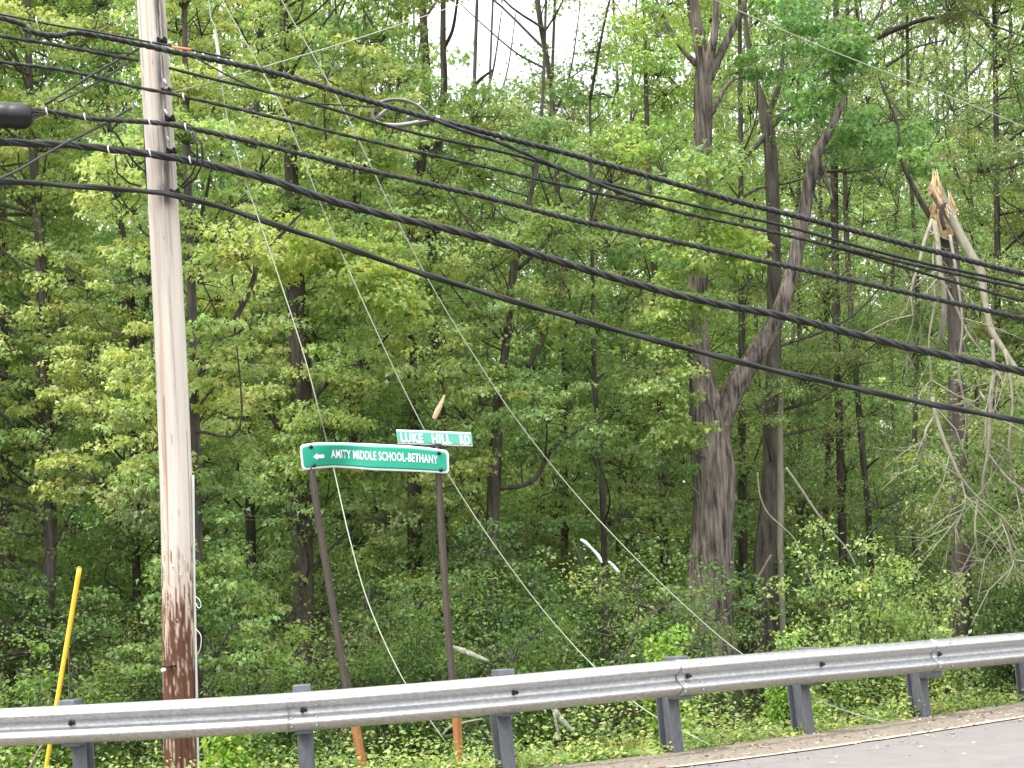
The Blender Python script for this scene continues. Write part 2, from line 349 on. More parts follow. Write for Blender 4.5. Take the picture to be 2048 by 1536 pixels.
kn = (noise(aa * 7, hz * 5, 52, 2) > .86); C = np.where(kn[..., None], C * .62, C)
up = thing('utility_pole', W(364, 1600, PY), 'pale weathered wooden utility pole with brown flaking base behind the guardrail', 'utility pole')
V += (np.stack([np.cos(aa), np.sin(aa), aa * 0], -1)) * ((gn - .5) * .006 - fb * .004)[..., None]
n = len(pc); i = np.arange(n - 1)[:, None] * k; j = np.arange(k)[None]
F = np.stack([i + j, i + k + j, i + k + (j + 1) % k, i + (j + 1) % k], -1).reshape(-1, 4)
MB().add(V, F, C.reshape(-1, 3)).build('shaft', M['pole'], up, sm=True)
def P3(pts, n=8):
    s = smooth(pts, n); return W(s[:, 0], s[:, 1], s[:, 2])
q = MB(); q.tube(P3([(386, 950, 18.56), (389, 1200, 18.56), (394, 1420, 18.55), (399, 1700, 18.55)]), .012, 8); q.build('cable_cover', M['white_pvc'], up, sm=True)
q = MB(); q.tube(P3([(391, 1193, 18.5), (399, 1200, 18.47), (402, 1212, 18.47), (397, 1216, 18.47), (391, 1206, 18.5)]), .004, 6); q.build('wire_loop', M['white_pvc'], up)
q = MB(); q.tube(P3([(392, 1258, 18.5), (402, 1272, 18.48), (401, 1295, 18.48), (395, 1310, 18.5)]), .004, 6); q.build('wire_loop', M['white_pvc'], up)
for (x, y) in ((324, 82), (333, 183), (340, 238), (343, 303), (350, 385)):
    q = MB(); c = W(x, y, PY - .15); q.box(c, (.045, .02, .022)); q.tube([c + [0, 0, .0], c + [0, -.06, 0]], .014, 8)
    q.tube([c + [.03, -.02, .02], c + [.03, -.05, .02]], .01, 8); q.tube([c + [-.03, -.02, .02], c + [-.03, -.05, .02]], .01, 8)
    q.build('cable_clamp', M['bolt'], up)
for (x, y, w_, h_) in ((331, 165, 4, 16), (333, 226, 4, 18), (337, 278, 3, 12)):
    q = MB(); c = W(x, y, PY - .145); q.box(c, (w_ * .0022, .004, h_ * .0022), [[.9, 0, -.35], [0, 1, 0], [.35, 0, .9]]); q.build('tag_plate', M['alu'], up)
q = MB(); c = W(338, 1332, PY - .15); q.box(c, (.06, .012, .007)); q.build('step_notch', M['bolt'], up)
q = MB(); c = W(327, 1340, PY - .16); q.box(c, (.022, .01, .014), [[.9, 0, -.3], [0, 1, 0], [.3, 0, .9]]); q.build('torn_tag', M['white'], up, bevel=.004)
for (x, y) in ((325, 1090), (328, 1150), (334, 1192), (346, 1134), (363, 1150), (333, 1215), (370, 1120), (356, 1240)):
    c = W(x, y, PY - .14); MB().tube([c, c + [0, -.03, 0]], .006, 6).build('nail', M['alu'], up)

# ---------------------------------------------------------------- cables (each span a thing of its own)
def depth(x): return np.interp(x, [-600, 0, 345, 700, 2048, 2600], [17.2, 17.9, 18.38, 19.0, 21.6, 22.6])
def cable(name, pts, pxw, label, cat='cable', m='cable', group=None, strands=1, twist=.4, lash=False, dY=0.0, Yf=None, k=8):
    s = smooth(pts, 14); Yd = (Yf(s[:, 0]) if Yf else depth(s[:, 0])) + dY
    if s.shape[1] > 2: Yd = s[:, 2]
    P = W(s[:, 0], s[:, 1], Yd); ln = np.concatenate([[0], np.cumsum(np.linalg.norm(np.diff(P, axis=0), axis=1))])
    ns = max(int(ln[-1] / .035), 4) if (strands > 1 or lash) else max(int(ln[-1] / .12), 4)
    t = np.linspace(0, ln[-1], ns); P = np.stack([np.interp(t, ln, P[:, c]) for c in range(3)], -1)
    x_ = np.interp(t, ln, s[:, 0]); r = .5 * pxw / FPX * np.interp(t, ln, Yd)
    if pxw > 3: P[:, 2] += (noise(t * .9, t * 0 + pxw, 3) - .5) * .03
    r = np.minimum(r, .5 * pxw / FPX * 22.5) * (1.18 if m == 'cable' else 1)
    q = MB(); T = nrm(np.gradient(P, axis=0)); N1 = nrm(np.cross(T, [0, 0, 1.0])); N2 = np.cross(T, N1)
    if strands == 1: q.tube(P, r, k)
    else:
        for j in range(strands):
            an = 2 * math.pi * (t / twist + j / strands); rr = r * (.74 if strands == 2 else .62)
            q.tube(P + (N1 * np.cos(an)[:, None] + N2 * np.sin(an)[:, None]) * (r * (.30 if strands == 2 else .42))[:, None], rr, k)
    o = q.build(name, M[m], None, sm=True)
    if lash:
        ql = MB(); an = 2 * math.pi * t / .30
        ql.tube(P + (N1 * np.cos(an)[:, None] + N2 * np.sin(an)[:, None]) * (r * 1.02)[:, None], .0022, 4)
        ql.build('lashing_wire', M['grey_cable'], o)
    return tag(o, label, cat, group)
CG = 'cables strung from the utility pole'
cable('utility_cable', [(-500, -90), (0, 36), (50, 60), (110, 71), (160, 67), (270, 88), (345, 104), (450, 125), (560, 150), (700, 190), (860, 236), (1000, 272), (1150, 312), (1300, 353), (1450, 396), (1600, 434), (1760, 475), (1900, 511), (2048, 548), (2500, 650)], 10.5,
      'thick black twisted cable, topmost of those crossing the pole', group=CG, strands=2, twist=.16, lash=True)
cable('utility_cable', [(-500, -60), (0, 29), (100, 48), (200, 65), (300, 84), (352, 93), (460, 118)], 4, 'thin black cable lying on the topmost thick cable left of the pole', group=CG, dY=-.06)
cable('utility_cable', [(-500, -15), (0, 73), (137, 97), (277, 122)], 7, 'black cable ending at the left edge of the pole below the topmost', group=CG, strands=2)
cable('utility_cable', [(338, 136), (444, 163), (554, 190), (700, 230), (840, 269), (1042, 314), (1178, 357), (1348, 401), (1588, 457), (1800, 515), (2048, 571), (2500, 680)], 5.5, 'thin black cable passing just under the oval cable storage loop', group=CG, dY=.05)
cable('utility_cable', [(-500, 60), (0, 125), (137, 143), (290, 178), (342, 188), (513, 226), (700, 272), (939, 328), (1178, 383), (1400, 434), (1588, 474), (1800, 524), (2048, 579), (2500, 690)], 6.5, 'black cable third from the top where the wires pass the pole', group=CG, strands=2, twist=.3)
cable('utility_cable', [(1560, 468), (1640, 487), (1750, 519), (1850, 548), (2048, 603), (2500, 720)], 5, 'thin black cable drooping away from the third cable at right', group=CG, dY=.05)
cable('utility_cable', [(870, 240), (930, 262), (1007, 287), (1093, 325), (1161, 354), (1250, 388), (1345, 421), (1400, 433)], 7.5, 'black cable slanting from the oval loop down to the third cable', group=CG, strands=2, dY=-.05)
cable('utility_cable', [(-400, 170), (60, 218), (171, 236), (290, 245), (376, 257), (547, 295), (700, 333), (939, 386), (1178, 446), (1400, 494), (1600, 538), (1800, 583), (2048, 637), (2500, 740)], 9.5, 'black lashed cable leaving the splice case and passing the pole', group=CG, strands=2, twist=.16, lash=True)
cable('utility_cable', [(-500, 258), (0, 284), (137, 290), (290, 307), (376, 321), (513, 353), (700, 412), (939, 470), (1110, 520), (1348, 587), (1600, 641), (1800, 690), (2048, 745), (2500, 845)], 13.5, 'thickest black cable bundle, second lowest across the pole', group=CG, strands=3, twist=.7, lash=True)
cable('utility_cable', [(-500, 340), (0, 363), (171, 374), (290, 384), (342, 390), (444, 415), (581, 461), (700, 497), (900, 564), (1183, 647), (1348, 690), (1480, 724), (1700, 774), (1850, 806), (2048, 843), (2500, 930)], 10.5, 'smooth black cable, lowest of those crossing the pole', group=CG, strands=2, twist=1.6)
cable('utility_cable', [(385, 112), (450, 148), (510, 176), (556, 190), (615, 205), (700, 211), (752, 214)], 3, 'thin slack wire hanging between the top two cables', group=CG, dY=-.04)
cable('service_wire', [(-260, 480, 14.5), (0, 358, 16.6), (120, 294, 17.5), (205, 248, 18.2), (262, 214, 18.7)], 5, 'black wire slanting up from the left edge to the splice cable')
cable('service_wire', [(90, 209, 17.6), (180, 153, 18.1), (281, 97, 18.6)], 5, 'upper of the two short wires slanting up to the pole')
cable('service_wire', [(118, 205, 17.7), (190, 168, 18.1), (256, 127, 18.6)], 4, 'lower of the two short wires slanting up to the pole')
cable('drop_wire', [(155, 72, 18.05), (172, 92, 18.1), (200, 102, 18.1), (270, 108, 18.4)], 3, 'small drooping black wire under the top cable left of the pole')
for pts, lb in (([(376, 258, 18.2), (392, 280, 18.2), (396, 310, 18.2), (386, 345, 18.3), (362, 373, 18.4)], 'inner black wire hoop right of the pole'),
                ([(384, 260, 18.2), (402, 285, 18.2), (408, 312, 18.2), (396, 350, 18.3), (366, 376, 18.4)], 'outer black wire hoop right of the pole'),
                ([(230, 310, 18.3), (231, 335, 18.3), (246, 360, 18.3), (283, 373, 18.5)], 'low black wire loop left of the pole'),
                ([(212, 248, 18.2), (238, 275, 18.3), (262, 318, 18.4), (292, 345, 18.6)], 'grey wire curling down to the left side of the pole')):
    cable('wire_hoop', pts, 3.4, lb, 'wire', 'cable')
cable('ground_wire', [(289, 262, 18.6), (291, 330, 18.6), (297, 400, 18.6)], 5, 'short black conduit on the left side of the pole', 'conduit', 'bolt')
# pale ties on the cables are parts of a tie set each lying on the pole
for (x, y, Yq) in ((300, 244, 18.2), (372, 255, 18.2), (218, 300, 18.0), (301, 306, 18.2), (381, 321, 18.2), (95, 224, 17.8), (303, 83, 18.2), (171, 235, 17.9), (75, 43, 17.8), (368, 195, 18.2)):
    q = MB(); c = W(x, y, Yq); q.tube([c + [-.004, -.03, .032], c + [0, -.045, 0], c + [.006, -.03, -.032]], .006, 6)
    tag(q.build('cable_tie', M['white']), 'small white tie wrapped round a black cable near the pole', 'cable tie', 'white ties on the cables')
# splice case
sp = thing('splice_case', W(20, 228, 17.75), 'black ribbed splice case hanging at the left edge', 'splice case')
q = MB(); s = np.linspace(0, 1, 30); P = W(-150 + 214 * s, 218 + 16 * s, 17.75); r = .5 * 54 / FPX * 17.75 * np.clip(np.minimum(s, (1 - s) * 1.6) * 12, .3, 1) ** .4 * (1 + .03 * np.sin(s * 60)); q.tube(P, r, 24); q.build('case', M['case'], sp, sm=True)
q = MB()
for dy in (-10, 0, 10): q.tube(P3([(62, 232 + dy, 17.75), (76, 228 + dy * .4, 17.8), (95, 226, 17.85)]), .011, 8)
q.build('cable_neck', M['cable'], sp, sm=True)
# cable storage loop on the top cable
cs = thing('cable_storage_loop', W(810, 235, 20.1), 'oval grey cable storage loop hanging from the top cable', 'cable loop')
lp = [(862, 240), (845, 218), (820, 203), (790, 198), (762, 204), (746, 222), (748, 238), (765, 247), (800, 249), (840, 244), (862, 240)]
for dd, rr in ((0, .012), (3, .010)):
    q = MB(); s = smooth([(x + dd * .3, y + dd, 20.05 + dd * .01) for x, y in lp], 8); q.tube(W(s[:, 0], s[:, 1], s[:, 2]), rr, 8); q.build('coil', M['grey_cable'], cs, sm=True)
q = MB(); q.tube(P3([(752, 243, 20), (765, 248, 20), (800, 249, 20), (838, 243, 20)]), .016, 8); q.build('tray', M['shoe'], cs, sm=True)
q = MB(); q.tube(P3([(752, 238, 20.02), (782, 212, 20.02)], 3), .022, 8); q.build('brace', M['grey_cable'], cs); q = MB(); q.tube(P3([(812, 238, 20.02), (828, 228, 20.02)], 3), .022, 8); q.build('brace', M['grey_cable'], cs)
for a_, b_, lb in (((842, 236), (867, 241), 'orange marker sleeve on the cable beside the oval loop'), ((344, 94), (382, 99), 'orange marker sleeve on the top cable at the pole')):
    Yq = 20.15 if a_[0] > 500 else 18.15
    cable('marker_sleeve', [(*a_, Yq), (*b_, Yq)], 5, lb, 'marker sleeve', 'red')
q = MB(); q.box(W(876, 238, 20.1), (.02, .03, .03)); tag(q.build('cable_clip', M['white'], bevel=.004), 'white clip on the thick top cable right of the oval loop', 'clip')
# fallen pale wires
def wd(x0, y0, x1, y1): return None
cable('fallen_wire', [(405, -300, 19.2), (417, 0, 19.0), (434, 68, 18.9), (443, 160, 18.8), (455, 236, 18.8), (485, 345, 18.7), (547, 523, 18.6), (605, 700, 18.5), (640, 830, 18.5), (655, 890, 18.9), (668, 940, 18.9), (700, 1080, 18.6), (740, 1215, 18.4), (808, 1362, 18.2), (895, 1490, 18.1)], 2.3, 'pale slack wire sagging down behind the left end of the school sign', 'wire', 'wire', 'pale slack wires')
cable('fallen_wire', [(310, -260, 19.4), (445, 0, 19.2), (520, 135, 19.1), (560, 208, 19.0), (600, 300, 19.0), (650, 430, 19.0), (720, 590, 19.0), (790, 742, 19.1), (850, 862, 19.2), (900, 955, 19.3), (990, 1092, 19.3), (1090, 1225, 19.3), (1190, 1335, 19.2), (1290, 1420, 18.9), (1420, 1490, 18.4)], 2.3, 'pale slack wire crossing behind the street name sign', 'wire', 'wire', 'pale slack wires')
cable('fallen_wire', [(450, -220, 19.5), (563, 0, 19.4), (640, 135, 19.4), (700, 245, 19.4), (790, 432, 19.5), (870, 583, 19.6), (950, 714, 19.7), (1030, 835, 19.8), (1140, 975, 20), (1250, 1095, 20), (1370, 1212, 20), (1480, 1305, 20), (1620, 1390, 19.8), (1700, 1425, 19.8), (1782, 1447, 19.9)], 2.3, 'pale slack wire reaching the road edge right of the signs', 'wire', 'wire', 'pale slack wires')
cable('fallen_wire', [(1300, -60, 20), (1430, 0, 20.5), (1640, 92, 21), (1870, 182, 21.5), (2048, 253, 22), (2400, 400, 23)], 2.1, 'pale thin wire slanting across the upper right corner', 'wire', 'wire', 'pale slack wires')
cable('fallen_wire', [(345, 184, 18.4), (440, 160, 18.6), (560, 124, 18.9), (700, 82, 19.2), (820, 42, 19.5), (930, 5, 19.8), (1200, -90, 20.4)], 2.1, 'pale thin wire rising rightward from the pole', 'wire', 'wire', 'pale slack wires')
q = MB(); q.tube(P3([(428, 60, 18.86), (437, 110, 18.8), (442, 156, 18.76)]), [*np.linspace(.008, .016, 9), *np.linspace(.016, .018, 8)], 8)
tag(q.build('guy_sleeve', M['white_pvc'], sm=True), 'pale plastic sleeve on the slack wire right of the pole top', 'sleeve')

# ---------------------------------------------------------------- signs
SY = 18.85
def channel_post(pts, wid, m, name, parent, dep=.035):
    """U-channel steel post along rows (px, py, depth)"""
    P = P3(pts, 10); h = wid / 2; sec = np.array([(-h, 0), (-h, -.006), (-h * .55, -.006), (-h * .35, -dep), (h * .35, -dep), (h * .55, -.006), (h, -.006), (h, 0), (h * .5, 0), (h * .28, -dep + .007), (-h * .28, -dep + .007), (-h * .5, 0)])
    V = P[:, None] + np.stack([sec[:, 0], sec[:, 1], sec[:, 0] * 0], -1)[None]; n, k = V.shape[:2]
    i = np.arange(n - 1)[:, None] * k; j = np.arange(k)[None]
    q = MB().add(V, [np.stack([i + j, i + k + j, i + k + (j + 1) % k, i + (j + 1) % k], -1).reshape(-1, 4), np.arange(k)[None], (np.arange(k) + (n - 1) * k)[::-1][None]])
    return q.build(name, m, parent)
sg = thing('school_sign', W(760, 1560, SY), 'warped green direction sign with left arrow on two brown posts', 'road sign')
channel_post([(618, 905, SY + .03), (624, 950, SY + .03), (650, 1120, SY + .03), (672, 1250, SY + .03), (694, 1390, SY + .02), (700, 1420, SY + .02)], .064, M['rustpost'], 'post', sg)
channel_post([(874, 893, SY + .03), (877, 950, SY + .03), (886, 1110, SY + .03), (896, 1250, SY + .03), (906, 1370, SY + .02), (909, 1400, SY + .02)], .064, M['rustpost'], 'post', sg)
for pts in ([(702, 1400, SY - .02), (714, 1470, SY - .02), (726, 1540, SY - .02), (745, 1680, SY - .02)], [(908, 1380, SY - .02), (914, 1450, SY - .02), (920, 1540, SY - .02), (930, 1680, SY - .02)]):
    tag(channel_post(pts, .08, M['orange'], 'post_base', sg), 'orange rusty lower post')
TU = np.array([(599, 889.5), (632, 885), (683, 885), (744.6, 887.4), (816, 891), (857, 895), (897, 901)]); BU = np.array([(604, 941), (642, 936.8), (667, 934.8), (703, 936.8), (745, 940.5), (816, 943), (857, 945), (898.5, 947.5)])
def sgn(u, v, lift=0.0):
    """u 0..1 left to right, v 0..1 top to bottom on the warped board"""
    u = np.asarray(u, float); v = np.asarray(v, float)
    tx, bx = 599 + 298 * u, 604 + 294.5 * u
    ty, by_ = np.interp(tx, TU[:, 0], TU[:, 1]), np.interp(bx, BU[:, 0], BU[:, 1])
    Yd = SY - .02 + .075 * np.exp(-((u - .30 + .10 * (v - .5)) / .15) ** 2) * (.55 + .6 * v) - .035 * np.exp(-((u - .72) / .22) ** 2) - lift
    return W(tx + (bx - tx) * v, ty + (by_ - ty) * v, Yd)
def rounded(x0, x1, y0, y1, rx, ry, n=6, m=60):
    """outline as grid columns: returns for every column u the v range of a rounded rectangle"""
    u = np.unique(np.concatenate([np.linspace(x0, x1, m), x0 + rx * (1 - np.cos(np.linspace(0, math.pi / 2, n))), x1 - rx * (1 - np.cos(np.linspace(0, math.pi / 2, n)))]))
    e = np.clip(np.maximum(x0 + rx - u, u - (x1 - rx)), 0, rx) / rx; c = ry * (1 - np.sqrt(np.clip(1 - e * e, 0, 1)))
    return u, y0 + c, y1 - c
def board(x0, x1, y0, y1, rx, ry, lift, thick, fn, rows=14):
    u, a_, b_ = rounded(x0, x1, y0, y1, rx, ry); t = np.linspace(0, 1, rows)
    U = np.repeat(u[:, None], rows, 1); Vv = a_[:, None] + (b_ - a_)[:, None] * t[None]
    A = fn(U, Vv, lift); B = fn(U, Vv, lift - thick); n, k = U.shape; N = n * k
    i = (np.arange(n - 1)[:, None] * k + np.arange(k - 1)[None]).ravel(); F = np.stack([i, i + 1, i + k + 1, i + k], -1)
    q = MB().add(np.concatenate([A.reshape(-1, 3), B.reshape(-1, 3)]), [F, F[:, ::-1] + N])
    j = np.arange(n - 1) * k; l = np.arange(k - 1)
    q.f += [np.stack([j, j + k, j + k + N, j + N], -1), np.stack([j + k - 1, j + k - 1 + N, j + 2 * k - 1 + N, j + 2 * k - 1], -1), np.stack([l, l + N, l + 1 + N, l + 1], -1), np.stack([l, l + 1, l + 1 + N, l + N], -1) + (n - 1) * k]
    return q
pn = board(0, 1, 0, 1, .028, .17, 0, .006, sgn).build('sign_panel', M['white'], sg, sm=False)
board(.014, .986, .085, .915, .024, .14, .003, .0025, sgn).build('green_face', M['sgreen'], pn, sm=True)
def text_mesh(txt, box, fn, lift, name, m, parent, bold=.012, sp=1.0):
    cd = bpy.data.curves.new('lettering', 'FONT'); cd.body = txt; cd.size = 1; cd.offset = bold; cd.space_character = sp; cd.resolution_u = 3
    o = bpy.data.objects.new('lettering', cd); COL.objects.link(o); dg = bpy.context.evaluated_depsgraph_get(); dg.update()
    me = bpy.data.meshes.new_from_object(o.evaluated_get(dg)); bpy.data.objects.remove(o)
    co = np.array([v.co[:] for v in me.vertices]); lo, hi = co.min(0), co.max(0); q = (co - lo) / np.maximum(hi - lo, 1e-6)
    x0, x1, y0, y1 = box; P = fn(x0 + (x1 - x0) * q[:, 0], y1 - (y1 - y0) * q[:, 1], lift)
    P = P - np.array(parent.parent.location)
    me.vertices.foreach_set('co', P.astype(np.float32).ravel()); me.update(); me.materials.clear(); me.materials.append(m)
    ob = bpy.data.objects.new(name, me); COL.objects.link(ob); ob.parent = parent; return ob
text_mesh('AMITY MIDDLE SCHOOL-BETHANY', (.205, .925, .28, .625), sgn, .006, 'lettering', M['white'], pn, .024, 1.08)
q = MB(); A = sgn(np.array([.083, .112, .112, .158, .158, .112, .112]), np.array([.53, .40, .465, .465, .60, .60, .665]), .006)
q.add(A, np.array([[0, 1, 6], [2, 3, 4]])); q.f.append(np.array([[2, 4, 5]])); q.build('arrow', M['white'], pn)
for (u_, v_) in ((.075, .14), (.085, .86), (.935, .17), (.945, .86)):
    c = sgn(u_, v_, .002); q = MB(); q.tube([c, c + [0, -.018, 0]], .012, 8); q.tube([c + [0, -.001, 0], c + [0, -.005, 0]], .019, 10); q.build('sign_bolt', M['bolt'], pn)
BY_ = SY + .02
def bl(u, v, lift=0.0):
    u = np.asarray(u, float); v = np.asarray(v, float)
    tx, ty = 792.4 + 149.6 * u, 859 + 5.9 * u; bx, by_ = 796 + 149.6 * u, 888 + 5 * u
    return W(tx + (bx - tx) * v, ty + (by_ - ty) * v, BY_ + .02 * np.sin(u * 3) - lift)
sn = thing('street_name_sign', W(874, 893, BY_), 'small faded green street name blade on top of the right sign post', 'street sign')
b2 = board(0, 1, 0, 1, .004, .02, 0, .005, bl).build('blade', M['white'], sn)
board(.004, .996, .11, .90, .004, .02, .002, .0015, bl).build('green_face', M['bgreen'], b2)
for wd_, x0, x1 in (('LUKE', .045, .345), ('HILL', .465, .72), ('RD', .835, .975)):
    text_mesh(wd_, (x0, x1, .20, .87), bl, .0035, 'lettering', M['white'], b2, .04, 1.1)
q = MB(); q.box(W(872, 893, BY_), (.05, .02, .02)); q.tube([W(868, 896, BY_), W(876, 888, BY_)], .012, 8); q.build('bracket', M['bolt'], sn, bevel=.004)
# yellow stake
ys_ = P3([(159, 1136, 18.9), (140, 1250, 18.9), (117, 1385, 18.85), (92, 1536, 18.8), (68, 1680, 18.8)], 6)
sk = thing('marker_stake', ys_[-1], 'leaning yellow plastic marker stake left of the pole', 'marker stake')
MB().tube(ys_, np.linspace(.023, .018, len(ys_)), 10).build('stake', M['yellow'], sk, sm=True)
MB().tube([ys_[0] + [0, 0, .006], ys_[0] + [.001, 0, .012]], [.0235, .012], 10).build('cap', M['yellow'], sk)

# ---------------------------------------------------------------- foliage
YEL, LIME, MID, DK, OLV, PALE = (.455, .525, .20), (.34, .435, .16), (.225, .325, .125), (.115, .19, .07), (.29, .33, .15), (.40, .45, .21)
LT = {'maple': (np.array([(0, 0, 0), (.52, .30, .10), (.20, .50, .04), (0, 1, -.10), (-.20, .50, .04), (-.52, .30, .10)]), np.array([(0, 1, 2), (0, 2, 3), (0, 3, 4), (0, 4, 5)])),
      'oval': (np.array([(0, 0, 0), (.30, .45, .08), (0, 1, -.06), (-.30, .45, .08)]), np.array([(0, 1, 2), (0, 2, 3)])),
      'blade': (np.array([(0, 0, 0), (.018, .5, 0), (0, 1, -.4), (-.018, .5, 0)]), np.array([(0, 1, 2), (0, 2, 3)]))}
def leaves(mb, P, t, n, size, col, kind='maple'):
    """one small leaf per row: P base, t towards the tip, n surface normal"""
    if len(P) == 0: return
    t = nrm(t); n = nrm(n - t * (n * t).sum(1, keepdims=True)); s = np.cross(n, t); V0, F0 = LT[kind]
    V = P[:, None] + size[:, None, None] * (V0[None, :, 0:1] * s[:, None] + V0[None, :, 1:2] * t[:, None] + V0[None, :, 2:3] * n[:, None])
    k = len(V0); F = (np.arange(len(P))[:, None, None] * k + F0[None]).reshape(-1, 3)
    mb.add(V, F, np.repeat(col, k, 0))
def clump(mb, bmb, c, r, nspray, per, size, col, kind='maple', flat=.35, droop=.6, anchor=None, var=.22, rs=.30):
    """a bough: sprays of leaves in an ellipsoid, with its twigs"""
    d = nrm(R.normal(size=(nspray, 3))) * (R.random((nspray, 1)) ** .45); S = c + d * r
    ps = max(1, int(per)); m = nspray * ps; idx = np.repeat(np.arange(nspray), ps)
    o = nrm(R.normal(size=(m, 3))) * (R.random((m, 1)) ** .5) * rs * R.uniform(.7, 1.3, (nspray, 1))[idx]; o[:, 2] *= flat
    P = S[idx] + o; out = o * [1, 1, .3]; out = nrm(out + R.normal(size=(m, 3)) * .08)
    t = out + [0, 0, -droop] + R.normal(size=(m, 3)) * .45
    n = np.array([0, 0, 1.0]) * .8 + out * .5 + R.normal(size=(m, 3)) * .55
    cs = 1 + R.normal(size=(nspray, 1)) * var * .7; cl_ = 1 + R.normal(size=(m, 1)) * var
    hue = R.normal(size=(m, 1)) * .06 + (R.normal(size=(nspray, 1)) * .06)[idx]
    C = np.clip(np.array(col) * cs[idx] * cl_ * np.hstack([1 + hue, 1 + hue * 0, 1 - hue]), .004, .6)
    leaves(mb, P, t, n, size * R.uniform(.65, 1.25, m), C, kind)
    if bmb is not None and anchor is not None:
        a = c if anchor is None else anchor
        for q_ in S[:: (1 if nspray < 12 else 2)]:
            mid = (c + q_) / 2 + R.normal(size=3) * .05; bmb.tube([c - (0, 0, .1), mid, q_], [.009, .006, .003], 3, cap=False)
        if anchor is not None:
            v = c - a; l = np.linalg.norm(v); md = a + v * .5 + np.array([0, 0, -.08 * l]) + R.normal(size=3) * .10 * l
            bmb.tube(smooth([a, md, c], 4), np.linspace(min(.026, .010 + .005 * l), .005, 9), 5, cap=False)

# ---------------------------------------------------------------- trees: trunks follow the photograph
TREES = []
def tree(name, label, Y, pts, m='bark', limbs=(), layer=0, k=12, group='trees of the roadside wood', sides=None, crown=True):
    p = smooth(pts, 8); lo = p[np.argmax(p[:, 1])]; P = W(p[:, 0], p[:, 1], Y); r = p[:, 2] / 2 / FPX * Y
    if P[0][2] < P[-1][2]: P = P[::-1]; r = r[::-1]; p = p[::-1]
    z = gz(P[-1][0], P[-1][1]); keep = P[:, 2] > z + .05; P, r, p = P[keep], r[keep], p[keep]
    dirn = nrm(P[-1] - P[max(0, len(P) - 6)]); dirn = nrm(dirn * [.4, .4, 1]); hgt = (P[-1][2] - z + .15)
    ex = np.array([P[-1] + dirn * hgt / max(-dirn[2], .5) * f_ for f_ in np.linspace(.15, 1, 6)]); P2 = np.vstack([P, ex]); r2 = np.concatenate([r, r[-1] * (1 + .35 * np.linspace(.1, 1, 6) ** 3)])
    b = P2[-1].copy(); b[2] = gz(b[0], b[1])
    o = thing(name, b, label, 'tree', group)
    q = MB(); wob = 1 + .03 * np.sin(np.arange(len(P2)) * .6); q.tube(P2, r2 * wob, k)
    if layer >= 2: q.v[0] = np.repeat(P2, k, 0) + (q.v[0] - np.repeat(P2, k, 0)) * .8
    if k >= 20:                                        # ridged bark as real relief
        v = q.v[0]; ax = np.repeat(P2, k, 0); a_ = np.tile(np.arange(k), len(P2)); rad = nrm(v - ax)
        v += rad * (noise(a_ * 1.7, v[:, 2] * .8, 3, 4)[:, None] - .5) * .09
    anchors = [P2[:-6]]
    for lb in limbs:
        s = smooth(lb, 8); lq = MB(); LP = W(s[:, 0], s[:, 1], Y + np.linspace(0, -.25, len(s))); lq.tube(LP, s[:, 2] / 2 / FPX * Y, 8); lq.build('limb', M[m], o, sm=True); anchors.append(LP)
    t = dict(o=o, A=np.vstack(anchors), layer=layer, leaf=MB(), br=q, px=p[:, 0].mean(), m=m, Y=Y, crown=crown)
    TREES.append(t); return t
NM = 'maple_tree'
# layer 1: the near row
tree(NM, 'maple with a slim dark trunk near the left edge, yellow-green leaves', 24, [(98, 1300, 26), (100, 1000, 26), (88, 800, 28), (80, 500, 22), (60, 200, 16), (50, -250, 9)], 'bark', [[(100, 870, 12), (160, 760, 10), (210, 690, 8), (300, 640, 5)]], 1)
tree(NM, 'dark slender tree standing directly behind the utility pole', 20.6, [(386, 1600, 60), (388, 1480, 44), (395, 1330, 24), (395, 1200, 22), (391, 900, 21), (384, 600, 18), (376, 380, 17), (370, 100, 12), (366, -250, 7)], 'bark_dark', [[(392, 760, 15), (430, 702, 15), (475, 630, 13), (503, 570, 12), (522, 520, 10), (575, 455, 7), (610, 420, 4)], [(505, 545, 8), (470, 500, 9), (420, 480, 7), (385, 455, 5)], [(380, 480, 10), (405, 420, 8), (425, 330, 5)]], 1)
tree(NM, 'broad dark trunk rising behind the left half of the school sign', 24.5, [(606, 1330, 50), (604, 1100, 46), (602, 900, 42), (600, 700, 44), (590, 560, 38), (583, 350, 28), (570, 100, 20), (560, -260, 12)], 'bark_dark', [[(606, 820, 12), (650, 770, 11), (700, 720, 8), (760, 690, 5)], [(560, 860, 9), (530, 820, 8), (470, 760, 6)], [(592, 560, 9), (640, 500, 8), (690, 440, 7), (730, 430, 4)], [(585, 500, 8), (540, 420, 7), (520, 340, 5)]], 1)
tree(NM, 'grey maple trunk with a long curved limb right of the street name sign', 25, [(983, 1350, 28), (985, 1060, 27), (992, 900, 26), (998, 800, 20), (1012, 690, 17), (1022, 580, 16), (1030, 520, 14), (1050, 430, 11), (1070, 350, 9), (1085, 200, 7), (1095, -100, 4)], 'bark', [[(997, 975, 11), (1040, 972, 10), (1072, 955, 9), (1100, 905, 8), (1126, 879, 7), (1183, 845, 4)], [(1024, 530, 10), (1060, 480, 8), (1100, 440, 7), (1150, 405, 4)], [(1035, 540, 9), (1095, 480, 9), (1105, 440, 8), (1160, 400, 6), (1200, 330, 3)], [(990, 935, 8), (960, 880, 7), (940, 850, 5)], [(1055, 735, 12), (1085, 680, 11), (1100, 640, 8), (1140, 620, 4)]], 1)
tree(NM, 'slim pale stem showing below the long curved limb', 26, [(1212, 1330, 15), (1209, 1150, 13), (1204, 950, 13), (1190, 780, 10), (1185, 560, 8), (1180, 200, 5)], 'bark', [[(1205, 960, 7), (1180, 900, 6), (1160, 860, 4)]], 1)
